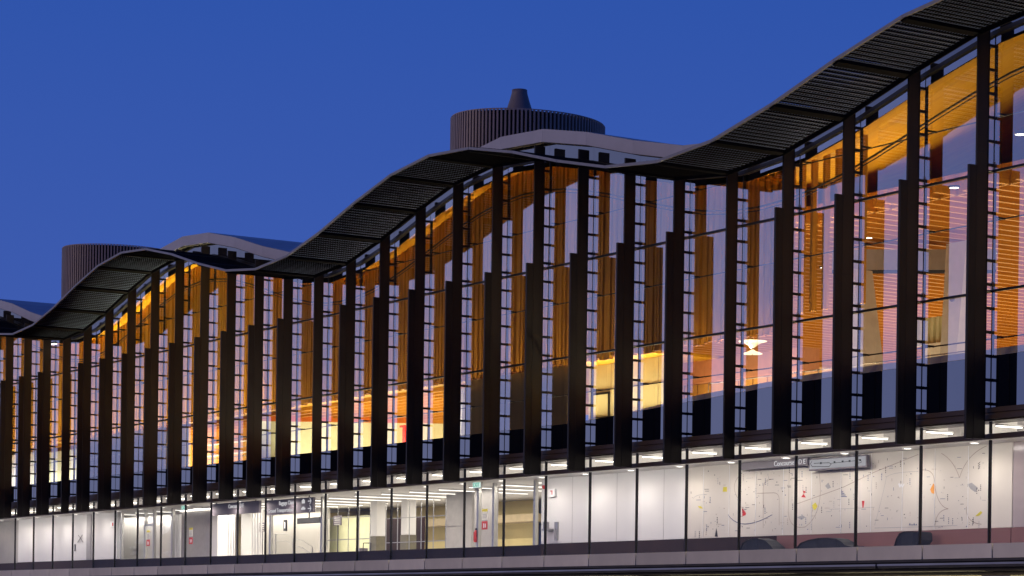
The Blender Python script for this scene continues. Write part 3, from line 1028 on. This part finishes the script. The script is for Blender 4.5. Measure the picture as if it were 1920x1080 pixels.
t = thing('glass_screen', (X_(650, 1000, 3.4), 3.4, 3.95), 'glazed screen with slim steel posts and two rails in front of the pale concourse wall', 'screen')
xa, xb = X_(614, 1000, 3.4), X_(694, 1000, 3.4)
m = MB()
for zz in (5.12, 6.15): m.box(xa, xb, 3.4, 3.43, zz, zz + 0.035, M['steel'])
m.build('rail', t)
for k in range(5):
    x = xa + (xb - xa) * k / 4
    box_part('post', x - 0.025, x + 0.025, 3.385, 3.399, 3.95, 6.7, M['steel'], t)
t = thing('glass_screen', (X_(800, 1000, 3.6), 3.6, 3.95), 'glazed screen with slim steel posts beside the white columns', 'screen')
xa, xb = X_(724, 1000, 3.6), X_(836, 1000, 3.6)
m = MB()
for zz in (4.9, 6.0): m.box(xa, xb, 3.6, 3.63, zz, zz + 0.03, M['steel'])
m.build('rail', t)
for k in range(6):
    x = xa + (xb - xa) * k / 5
    box_part('post', x - 0.03, x + 0.03, 3.585, 3.599, 3.95, 6.75, M['steel'], t)
t = thing('trolley', (X_(672, 1020, 3.9), 3.9, 3.95), 'grey luggage trolley with a tall handle in front of the pale concourse wall', 'trolley')
x = X_(672, 1020, 3.9)
m = MB(); m.box(x - 0.45, x + 0.35, 3.9, 4.4, 4.12, 4.2, M['steel']); m.build('platform', t)
m = MB(); m.box(x - 0.35, x + 0.1, 3.95, 4.35, 4.205, 4.75, M['signgrey']); m.build('load', t)
m = MB(); m.bar((x + 0.33, 3.95, 4.2), (x + 0.40, 3.95, 4.98), 0.02, M['black'], 6); m.bar((x + 0.33, 4.35, 4.2), (x + 0.40, 4.35, 4.98), 0.02, M['black'], 6); m.bar((x + .40, 3.95, 4.98), (x + .40, 4.35, 4.98), 0.02, M['black'], 6); m.build('handle', t)
for dx in (-0.38, 0.28):
    m = MB(); m.bar((x + dx, 3.92, 4.04), (x + dx, 3.98, 4.04), 0.08, M['black'], 12); m.build('wheel', t)
t = thing('leaf_decal', (X_(250, 1020, 2.98), 2.98, 4.2), 'pale grey leaf drawings on the bright wall by the left glass doors', 'wall graphic')
m = MB()
for (px, py, ln, tl) in ((244, 1040, 22, -.5), (252, 1018, 26, -.25), (242, 1026, 20, .3), (300, 1004, 34, -.9), (318, 1018, 30, -.6), (306, 1036, 24, .2)):
    vs = []
    for k in range(9):
        f = k / 8; w_ = math.sin(PI * f) * 0.22
        vs.append((f * ln, w_ * ln)); 
    up_ = [(px + a * math.cos(tl) - b * math.sin(tl), py + a * math.sin(tl) + b * math.cos(tl)) for a, b in vs]
    dn_ = [(px + a * math.cos(tl) + b * math.sin(tl), py + a * math.sin(tl) - b * math.cos(tl)) for a, b in vs[1:-1]][::-1]
    q = [at(a, b, 2.99) for a, b in up_ + dn_]
    m.add([(p.x, 2.99, p.z) for p in q], [tuple(range(len(q)))], M['leafgrey'])
m.build('leaf', t)
# small fittings on the white wall
p = at(1037, 925, 1.49)
t = thing('call_sign', (p.x, 1.3, p.z - .2), 'white projecting sign with a red number one mark on the white wall', 'sign', )
m = MB(); m.box(p.x - 0.22, p.x + 0.24, 1.40, 1.49, p.z - 0.14, p.z + 0.17, M['whiteart']); m.build('plate', t)
m = MB(); m.box(p.x + 0.04, p.x + 0.09, 1.392, 1.399, p.z - 0.06, p.z + 0.10, M['red']); m.box(p.x - 0.06, p.x + 0.04, 1.392, 1.399, p.z + 0.07, p.z + 0.10, M['red']); m.build('mark', t)
p = at(1021, 913, 1.45)
m = MB(); m.lathe((p.x, 1.44, p.z), [(0.0, -0.08), (0.06, -0.08), (0.09, 0.0), (0.09, 0.06), (0.0, 0.06)], M['red'], 14)
tag(m.build('alarm_beacon'), 'small red alarm beacon high on the white wall', 'alarm')
p = at(1044, 996, 1.49)
m = MB(); m.box(p.x - 0.11, p.x + 0.11, 1.44, 1.495, p.z - 0.36, p.z + 0.36, M['steel']); m.box(p.x - 0.07, p.x + 0.07, 1.43, 1.439, p.z - 0.3, p.z + 0.1, M['greypanel'])
tag(m.build('wall_panel'), 'narrow steel equipment panel on the white wall', 'wall panel')
p = at(1029, 993, 1.4)
m = MB(); m.box(p.x - 0.2, p.x + 0.2, 1.2, 1.499, p.z - 0.04, p.z + 0.03, M['steel']); m.box(p.x - 0.2, p.x - 0.16, 1.25, 1.499, p.z + 0.03, p.z + 0.3, M['steel'])
tag(m.build('wall_shelf'), 'small steel shelf on the white wall left of the narrow panel', 'shelf')
p = at(211, 983, 1.49)
m = MB(); m.box(p.x - 0.28, p.x + 0.3, 1.45, 1.495, p.z - 0.16, p.z + 0.16, M['whiteart']); m.box(p.x + 0.06, p.x + 0.2, 1.442, 1.449, p.z - 0.1, p.z + 0.08, M['red'])
tag(m.build('wall_notice'), 'white notice with a dark red mark on the far left white wall', 'notice')
p = at(152, 1010, 1.49)
m = MB()
m.bar((p.x - 0.34, 1.47, p.z + 0.2), (p.x + 0.34, 1.47, p.z - 0.2), 0.03, M['greypanel'], 6)
m.bar((p.x - 0.34, 1.43, p.z - 0.2), (p.x + 0.34, 1.43, p.z + 0.2), 0.03, M['greypanel'], 6)
tag(m.build('wall_cross'), 'grey crossed bars on the far left white wall', 'wall fitting')
p = at(141, 1027, 1.48)
m = MB(); m.box(p.x - 0.03, p.x + 0.03, 1.44, 1.495, p.z - 0.2, p.z + 0.2, M['black'])
tag(m.build('door_pull'), 'short black door pull on the far left white wall', 'handle')

# standing signs and stair rails in the concourse
def stand_sign(px, pt, pb, Y, w, label):
    a, b = at(px, pt, Y), at(px, pb, Y)
    t = thing('stand_sign', (a.x, Y, 3.95), label, 'sign')
    m = MB(); m.box(a.x - w, a.x + w, Y - 0.02, Y + 0.02, b.z, a.z, M['signgrey']); m.build('board', t)
    m = MB(); m.bar((a.x, Y + .03, 3.98), (a.x, Y + .03, b.z), 0.022, M['black'], 8)
    for s in (-1, 1): m.bar((a.x, Y + .03, 4.25), (a.x + s * 0.3, Y, 3.97), 0.018, M['black'], 6)
    m.build('pole', t)
    m = MB()
    for k in range(4): m.box(a.x - w * .8, a.x + w * .7, Y - .026, Y - .021, a.z - .12 - k * .1, a.z - .09 - k * .1, M['paper'])
    m.build('print', t)
stand_sign(492, 980, 997, 3.0, 0.32, 'dark board on a black pole below the Concourse sign')
stand_sign(633, 967, 985, 3.0, 0.38, 'dark double board on a tall black pole in the concourse')

t = thing('stair_railing', at(535, 1025, 3.0), 'steel stair handrails stepping down behind the glass under the baggage sign', 'railing')
for off in (0, -0.35):
    m = MB()
    pts = [at(517, 1001, 3.0), at(536, 1001, 3.0), at(555, 1011, 3.0), at(566, 1013, 3.0), at(586, 1026, 3.0)]
    for a, b in zip(pts[:-1], pts[1:]):
        m.bar((a.x, 3.0, a.z + off), (b.x, 3.0, b.z + off), 0.022, M['steel'], 8)
    m.build('handrail', t)
for px in (517, 550, 586):
    p = at(px, 1010, 3.0)
    box_part('post', p.x - 0.025, p.x + 0.025, 2.97, 3.03, 3.95, at(px, 1001 if px < 520 else (1008 if px < 560 else 1026), 3.0).z - 0.02, M['steel'], t)

def dark_monitor(px, py, Y, w, h, label):
    p = at(px, py, Y)
    t = thing('hanging_monitor', (p.x, Y, p.z), label, 'screen')
    m = MB(); m.box(p.x - w, p.x + w, Y, Y + 0.1, p.z - h, p.z + h, M['frame']); m.build('case', t)
    m = MB(); m.bar((p.x, Y + .05, p.z + h), (p.x, Y + .05, 7.05), 0.03, M['frame'], 6); m.build('hanger', t)
dark_monitor(578, 976, 4.0, 1.2, 0.14, 'long dark screen bank hanging below the baggage sign')
p = at(534, 985, 4.0)
t = thing('number_sign', (p.x, 4, p.z), 'black gate number plate with a white figure on the bright wall', 'sign')
m = MB(); m.box(p.x - 0.16, p.x + 0.16, 4, 4.06, p.z - 0.28, p.z + 0.28, M['black']); m.build('plate', t)
m = MB(); m.box(p.x - .05, p.x + .05, 3.99, 3.999, p.z - .15, p.z + .15, M['whiteart']); m.build('figure', t)

# machines in the hall
t = thing('service_kiosk', (at(1750, 640, 12).x, 12, 8.86), 'white service counter with a tall display rack between the two concrete legs', 'counter')
p0, p1 = at(1728, 668, 12), at(1776, 640, 12)
m = MB(); m.box(p0.x, p1.x, 12, 13, 8.86, p1.z, M['paper']); m.build('counter', t)
q = at(1745, 600, 12.2)
m = MB()
for k in range(7): m.box(q.x - 0.9 + k * 0.3, q.x - 0.75 + k * 0.3, 12.2, 12.4, p1.z, q.z + 0.1, M['pale'])
m.build('rack', t)
m = MB(); m.box(q.x - 1.35, q.x - 1.0, 12.1, 12.3, p1.z, q.z - 0.1, M['black']); m.box(q.x - 1.3, q.x - 1.05, 12.085, 12.099, q.z - 1.0, q.z - 0.7, M['yellow']); m.build('screen', t)

t = thing('balcony_railing', (-7, 0.9, 8.86), 'thin steel balcony railing behind the parapet at the right', 'railing')
m = MB(); m.bar((-15, 0.9, 9.86), (-2, 0.9, 9.86), 0.02, M['steel'], 6); m.build('rail', t)
for x in range(-15, -1, 2):
    box_part('post', x - 0.012, x + 0.012, 0.89, 0.91, 8.86, 9.84, M['steel'], t)
t = thing('balcony_railing', (-57, 1.9, 8.86), 'thin steel railing in front of the pale green wall at left', 'railing')
m = MB()
for zz in (9.86, 9.4): m.bar((-60, 1.9, zz), (-52, 1.9, zz), 0.02, M['steel'], 6)
m.build('rail', t)
for x in range(-60, -51, 2):
    box_part('post', x - 0.012, x + 0.012, 1.89, 1.91, 8.86, 9.84, M['steel'], t)
p = at(742, 800, 2.5)
t = thing('red_stand', (at(757, 820, 2.5).x, 2.5, 8.86), 'red and white stand in front of the pale wall left of the olive column', 'stand')
q = at(757, 805, 2.5)
m = MB(); m.box(q.x - 0.12, q.x + 0.12, 2.5, 2.7, 8.86, q.z + 0.1, M['red']); m.build('post', t)
m = MB(); m.box(q.x - 0.3, q.x + 0.2, 2.45, 2.75, q.z + 0.1, q.z + 0.18, M['red']); m.build('cap', t)
t = thing('ladder', (-73, 1.2, 8.86), 'dark ladder leaning inside the far left upper window', 'ladder')
m = MB()
for o in (0, 0.35): m.bar((-71.9 + o * 0.2, 1.0 + o, 8.86), (-73.2 + o * 0.2, 1.0 + o, 11.1), 0.03, M['frame'], 6)
for k in range(7):
    f = (k + 1) / 8
    m.bar((-71.9 - 1.3 * f, 1.0, 8.86 + 2.24 * f), (-71.83 - 1.3 * f, 1.35, 8.86 + 2.24 * f), 0.02, M['frame'], 6)
tag(m.build('rail_frame', t))

# solid dark shapes added in place of cars reflected in the glass base
def silhouette(prof, Y, label):
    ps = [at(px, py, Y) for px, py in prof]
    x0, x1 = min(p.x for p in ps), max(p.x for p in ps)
    t = thing('car_reflection', ((x0 + x1) / 2, Y, 3.945), label, 'silhouette', )
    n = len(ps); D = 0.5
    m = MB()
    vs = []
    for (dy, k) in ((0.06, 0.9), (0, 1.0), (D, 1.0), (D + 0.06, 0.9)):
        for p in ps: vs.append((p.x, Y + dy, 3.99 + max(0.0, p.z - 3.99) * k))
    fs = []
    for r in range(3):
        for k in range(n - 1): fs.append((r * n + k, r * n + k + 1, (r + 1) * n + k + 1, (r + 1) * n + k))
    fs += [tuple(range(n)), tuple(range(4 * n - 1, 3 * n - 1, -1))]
    m.add(vs, fs, M['car_refl']); m.build('reflection', t)
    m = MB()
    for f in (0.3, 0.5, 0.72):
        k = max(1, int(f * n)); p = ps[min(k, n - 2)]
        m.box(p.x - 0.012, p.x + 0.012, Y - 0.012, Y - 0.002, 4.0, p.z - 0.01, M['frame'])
    m.build('silhouette_strip', t)
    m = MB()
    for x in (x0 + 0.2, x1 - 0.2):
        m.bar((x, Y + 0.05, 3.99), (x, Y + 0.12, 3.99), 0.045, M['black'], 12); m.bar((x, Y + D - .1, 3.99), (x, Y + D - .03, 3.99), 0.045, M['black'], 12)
    m.build('silhouette_foot', t)
silhouette([(1492, 1029), (1500, 1018), (1516, 1012), (1534, 1008.5), (1552, 1008), (1568, 1010), (1578, 1016), (1584, 1022), (1600, 1026), (1606, 1028)], 0.6, 'long low dark car-shaped solid in place of a car reflection, behind glass at the foot of the drawing wall')
silhouette([(1676, 1024), (1680, 1010), (1686, 1000), (1694, 996.5), (1712, 996), (1722, 997), (1723, 1012), (1716, 1023)], 0.6, 'tall rounded dark solid in place of a car reflection, against a pane edge below the drawing wall')
silhouette([(1386, 1031), (1392, 1018), (1402, 1011), (1420, 1009), (1434, 1013), (1446, 1024), (1450, 1030)], 0.6, 'smaller dark solid in place of a car reflection, left of the long low one below the drawing wall')

# ------------------------------------------------------------------ drawings on the wall
t = thing('wall_drawing', (-9, 1.49, 4.6), 'large map-like drawing of thin lines and small coloured figures on the white wall', 'mural')
YD = 1.492
m = MB()
def pz(px, py):
    p = at(px, py, YD); return (p.x, p.z)
def poly(pts, mat, dy=0.0):
    ps = [pz(*p) for p in pts]
    m.add([(x, YD - dy, z) for x, z in ps], [tuple(range(len(ps)))], mat)
def arc(pts, w=0.022, mat=None):
    path2(m, [pz(*p) for p in pts], w, YD, mat or M['lineart'])
def bez(p0, p1, p2, n=10):
    return [((1 - s) ** 2 * p0[0] + 2 * s * (1 - s) * p1[0] + s * s * p2[0], (1 - s) ** 2 * p0[1] + 2 * s * (1 - s) * p1[1] + s * s * p2[1]) for s in [k / n for k in range(n + 1)]]
poly([(1391, 952), (1398, 966), (1392, 968)], M['red']); poly([(1391, 952), (1399, 962), (1398, 966)], M['red'], .002)
poly([(1505, 919), (1511, 922), (1507, 926)], M['red']); poly([(1507, 926), (1511, 933), (1502, 932)], M['red'])
poly([(1616, 939), (1621, 939), (1619, 952), (1617, 952)], M['red'])
poly([(1744, 918), (1750, 906), (1754, 912), (1753, 926), (1747, 925)], M['orangeart'])
poly([(1356, 913), (1363, 913), (1363, 922), (1355, 922)], M['yellow'])
poly([(1523, 947), (1529, 942), (1533, 949), (1528, 957), (1524, 953)], M['yellow'])
poly([(1828, 968), (1839, 958), (1842, 961), (1836, 967)], M['yellow'])
poly([(1308, 949), (1314, 949), (1318, 954), (1312, 953)], M['yellow'])
poly([(1494, 970), (1505, 966), (1510, 970), (1503, 975)], M['greyart'])
poly([(1547, 911), (1553, 905), (1558, 914), (1552, 917)], M['greyart'])
poly([(1814, 908), (1822, 905), (1834, 915), (1829, 923), (1820, 917)], M['greyart'])
for k in range(5): poly([(1577, 918 + 3 * k), (1579 + 2.2 * k, 918.5 + 3 * k), (1579 + 2.2 * k, 920 + 3 * k), (1577, 919.5 + 3 * k)], M['blueart'])
poly([(1343, 990), (1346, 1006), (1340, 1006)], M['black'])
for k in range(4): poly([(1704 + 4 * k, 985), (1706 + 4 * k, 980 + 2 * (k % 2)), (1708 + 4 * k, 985)], M['blueart'])
arc(bez((1730, 881), (1752, 880), (1752, 905)) + bez((1752, 905), (1757, 950), (1778, 954)) + bez((1778, 954), (1756, 956), (1753, 985)))
arc(bez((1765, 850), (1788, 862), (1799, 896)) + bez((1799, 896), (1812, 852), (1850, 836)))
arc(bez((1812, 950), (1810, 980), (1840, 983)))
arc([(1491, 946), (1580, 914), (1640, 885), (1722, 852)])
arc(bez((1535, 880), (1548, 960), (1510, 988)) + bez((1510, 988), (1480, 994), (1478, 960)) + [(1480, 880)])
arc(bez((1365, 965), (1388, 1000), (1448, 965)), 0.025, M['blueart'])
arc(bez((1388, 890), (1368, 910), (1384, 935)) + [(1390, 952)])
arc([(1420, 925), (1450, 924)] + bez((1450, 924), (1462, 924), (1461, 940)) + [(1461, 985)])
arc([(1431, 990), (1431, 915)] + bez((1431, 915), (1432, 900), (1446, 899)))
arc(bez((1640, 985), (1655, 930), (1662, 895)) + bez((1662, 895), (1670, 885), (1722, 884)), 0.012, M['greyart'])
arc([(1555, 955), (1605, 953), (1640, 951)], 0.012, M['greyart'])
arc([(1640, 990), (1722, 988), (1795, 985)], 0.012, M['greyart'])
arc(bez((1300, 935), (1303, 927), (1326, 927)), 0.014, M['greyart'])
poly([(1685, 906), (1687, 906), (1689, 911), (1687, 913)], M['whiteart'], .001)
for dx in (0, 4.5):
    poly([(1684 + dx, 907), (1686 + dx, 907), (1688.5 + dx, 914), (1686.5 + dx, 914)], M['whiteart'], .002)
    poly([(1690 + dx, 907), (1691.5 + dx, 907), (1688.5 + dx, 914), (1686.8 + dx, 914)], M['whiteart'], .003)
rr = random.Random(3)
for k in range(330):                       # small dark figures, dots, ticks and rows of dots
    px = rr.uniform(1292, 1846); top = 880 - (px - 1292) * 0.062; py = rr.uniform(top + 4, 1003 - (px - 1292) * 0.030)
    s = rr.uniform(0.4, 1.0); kind = rr.random()
    mt_ = rr.choice([M['black'], M['black'], M['blueart'], M['greyart'], M['lineart']])
    if kind < 0.45:
        poly([(px - s, py - s), (px + s, py - s * rr.uniform(.4, 1)), (px + s * rr.uniform(.3, 1), py + s), (px - s, py + s)], mt_, .001)
    elif kind < 0.65:
        poly([(px - 0.4, py - 3 * s), (px + 0.4, py - 3 * s), (px + 0.4, py + 3 * s), (px - 0.4, py + 3 * s)], mt_, .0012)
    elif kind < 0.85:
        poly([(px - 5 * s, py - 0.35), (px + 5 * s, py - 0.45), (px + 5 * s, py + 0.35), (px - 5 * s, py + 0.45)], mt_, .0014)
    else:
        for q in range(4):
            poly([(px - .8, py + q * 3.2 - .8), (px + .8, py + q * 3.2 - .8), (px + .8, py + q * 3.2 + .8), (px - .8, py + q * 3.2 + .8)], mt_, .0016)
m.build('drawn_figures', t)
m = MB()                                   # joints between the drawing boards
x = -16.0
while x < -1:
    m.box(x - 0.01, x + 0.01, 1.485, 1.4905, 4.52, 7.03, M['whiteart']); x += 1.5
m.build('panel_joint_strip', t)
t2 = thing('wall_drawing', (-88, 1.99, 4.6), 'faint drawing of thin lines on the wall at the far left end', 'mural')
m = MB(); YD = 1.992
for k in range(60):
    px = rr.uniform(0, 94); py = rr.uniform(980, 1048)
    s = rr.uniform(.4, .9)
    poly([(px - s, py - s * 2.5), (px + s * .3, py - s * 2), (px + s, py + s * 2.5), (px - s * .3, py + s * 2)], M['greyart'])
arc(bez((10, 985), (25, 1000), (30, 1008)), 0.05, M['greyart'])
arc([(30, 1006), (92, 1000)], 0.10, M['greyart'])
m.build('drawn_figures', t2)

# ------------------------------------------------------------------ unseen lamps added to fill the interior with light
def area(name, loc, sx, sy, energy, col, rot=(0, 0, 0), spread=180):
    d = lamp_data(name, 'AREA', energy, col, shape='RECTANGLE', size=sx, size_y=sy, spread=math.radians(spread))
    o = bpy.data.objects.new(name, d); COL.objects.link(o)
    o.location = loc; o.rotation_euler = rot
    return o
UPR = (PI, 0, 0)
WARM = (1, 0.80, 0.50)
area('hall_fill', (-14, 16, 9.0), 36, 22, 4700, WARM, UPR)  # these unseen upward panels are added at floor level to light ceilings and slats
area('hall_far_fill', (-45, 32, 9.0), 50, 22, 6200, (1, 0.74, 0.45), UPR)
area('soffit_fill', (-4.5, 2.6, 9.2), 24, 2.4, 560, WARM, UPR, 110)
area('screen_fill', (-29, 0.55, 8.95), 46, 0.4, 1000, (1, 0.74, 0.42), (PI - 0.03, 0, 0), 50)
area('screen_fill', (-70, 0.55, 8.95), 40, 0.4, 2900, (1, 0.87, 0.45), (PI - 0.03, 0, 0), 50)
area('room_fill', (-55, 6.5, 8.95), 34, 9, 3300, (1, 0.88, 0.6), UPR)
area('pale_wall_fill', (-41.5, 1.6, 8.95), 16, 0.8, 700, (1, 0.95, 0.75), (PI - 0.3, 0, 0))
area('cream_room_fill', (-21.5, 2.1, 8.95), 8, 0.6, 480, (1, 0.9, 0.62), (PI + 0.3, 0, 0), 120)
area('panel_room_fill', (-16, 3.6, 8.95), 9, 1.5, 420, (1, 0.85, 0.6), (PI - 0.2, 0, 0))
area('shelf_room_fill', (-67, 3.4, 8.95), 8, 2, 500, WARM, UPR)
area('partition_fill', (-84, 1.9, 8.95), 16, 0.6, 300, (1, 0.96, 0.9), (PI - 0.3, 0, 0), 120)
for cx, ln, pw in ((-10.5, 33, 165), (-81, 23, 105)):
    area('wall_fill', (cx, 0.13, 7.0), ln, 0.04, pw, (1, 0.93, 0.86), (math.radians(48), 0, 0))  # unseen strips added to even out the light on the walls
area('screen_fill', (-11.5, 0.9, 9.2), 11, 0.3, 330, (1, 0.74, 0.42), (PI - 0.05, 0, 0), 60)
# concourse ceiling wash from its strip lights
area('concourse_wash', (-45, 2.4, 6.97), 36, 0.05, 650, (1, 0.93, 0.82))
area('concourse_wash', (-50, 6.6, 6.9), 40, 0.05, 800, (1, 0.92, 0.78))
area('concourse_wash', (-62, 2.7, 6.9), 20, 0.06, 380, (1, 0.95, 0.88))
area('concourse_bounce', (-46, 5, 3.99), 36, 6, 420, (1, 0.92, 0.8), UPR)
area('clerestory_fill', (-43, 1.2, 8.15), 98, 0.3, 600, (1, 0.93, 0.82))  # hidden panel added above to brighten the strip behind the clerestory
area('underpass_fill', (-30, 2.2, 2.2), 80, 2.0, 3000, (1, 0.85, 0.5), UPR)

# ------------------------------------------------------------------ dusk sky and the last sun glow
w = bpy.data.worlds.new('World'); sc.world = w
w.use_nodes = True
nt = w.node_tree
for n in list(nt.nodes): nt.nodes.remove(n)
out = nt.nodes.new('ShaderNodeOutputWorld')
bg = nt.nodes.new('ShaderNodeBackground')
tc = nt.nodes.new('ShaderNodeTexCoord')
sep = nt.nodes.new('ShaderNodeSeparateXYZ')
nt.links.new(tc.outputs['Generated'], sep.inputs[0])
el = nt.nodes.new('ShaderNodeValToRGB')
cr = el.color_ramp
cr.elements[0].position = 0.0; cr.elements[0].color = (0.060, 0.118, 0.42, 1)
cr.elements[1].position = 0.75; cr.elements[1].color = (0.010, 0.035, 0.22, 1)
e = cr.elements.new(0.10); e.color = (0.050, 0.108, 0.43, 1)
e = cr.elements.new(0.26); e.color = (0.026, 0.086, 0.40, 1)
nt.links.new(sep.outputs[2], el.inputs[0])
dot = nt.nodes.new('ShaderNodeVectorMath'); dot.operation = 'DOT_PRODUCT'
G = Vector((-0.945, -0.325, 0.05)).normalized()
dot.inputs[1].default_value = G
nt.links.new(tc.outputs['Generated'], dot.inputs[0])
mr_ = nt.nodes.new('ShaderNodeMapRange')
mr_.inputs['From Min'].default_value = 0.80; mr_.inputs['From Max'].default_value = 1.0
mr_.interpolation_type = 'SMOOTHSTEP'
nt.links.new(dot.outputs['Value'], mr_.inputs['Value'])
glow = nt.nodes.new('ShaderNodeMix'); glow.data_type = 'RGBA'; glow.blend_type = 'ADD'
nt.links.new(mr_.outputs[0], glow.inputs['Factor'])
nt.links.new(el.outputs[0], glow.inputs['A'])
glow.inputs['B'].default_value = (0.32, 0.315, 0.38, 1)
sky = nt.nodes.new('ShaderNodeTexSky'); sky.sky_type = 'NISHITA'; sky.sun_disc = False
sky.sun_elevation = math.radians(-4); 
SUN_AZ = math.atan2(-0.15, -1.0)
sky.sun_rotation = SUN_AZ
sm = nt.nodes.new('ShaderNodeMix'); sm.data_type = 'RGBA'; sm.blend_type = 'ADD'
sm.inputs['Factor'].default_value = 0.08
nt.links.new(glow.outputs['Result'], sm.inputs['A'])
nt.links.new(sky.outputs[0], sm.inputs['B'])
nt.links.new(sm.outputs['Result'], bg.inputs['Color'])
bg.inputs['Strength'].default_value = 1.0
nt.links.new(bg.outputs[0], out.inputs[0])

sd = bpy.data.lights.new('sun', 'SUN'); sd.energy = 0.6; sd.angle = math.radians(20); sd.color = (1.0, 0.74, 0.50)
so = bpy.data.objects.new('sun', sd); COL.objects.link(so)
so.rotation_euler = Vector((0.15, 1.0, -0.22)).to_track_quat('-Z', 'Y').to_euler()

# ------------------------------------------------------------------ camera
cd = bpy.data.cameras.new('camera')
cd.sensor_width = 36
cd.lens = 36 * FPX / 1920
cd.shift_x = 0
cd.clip_end = 3000
co = bpy.data.objects.new('camera', cd); COL.objects.link(co)
cy, sy_ = math.cos(RHO), math.sin(RHO)
# camera axes: level view, rolled clockwise in the picture
Rv = RT * cy + UP * sy_          # picture right
Uv = UP * cy - RT * sy_          # picture up
mw = Matrix((( Rv.x, Uv.x, -FW.x, CAM.x), (Rv.y, Uv.y, -FW.y, CAM.y), (Rv.z, Uv.z, -FW.z, CAM.z), (0, 0, 0, 1)))
co.matrix_world = mw
cd.shift_y = (PY - 540) / 1920
sc.camera = co

sc.render.engine = 'CYCLES'
sc.cycles.use_denoising = True
sc.cycles.max_bounces = 8
sc.cycles.transparent_max_bounces = 24
sc.cycles.diffuse_bounces = 3
sc.cycles.glossy_bounces = 4
sc.cycles.caustics_reflective = False
sc.cycles.caustics_refractive = False
sc.cycles.sample_clamp_indirect = 6
sc.view_settings.view_transform = 'Standard'
sc.view_settings.look = 'None'
sc.view_settings.exposure = 0
sc.view_settings.gamma = 1
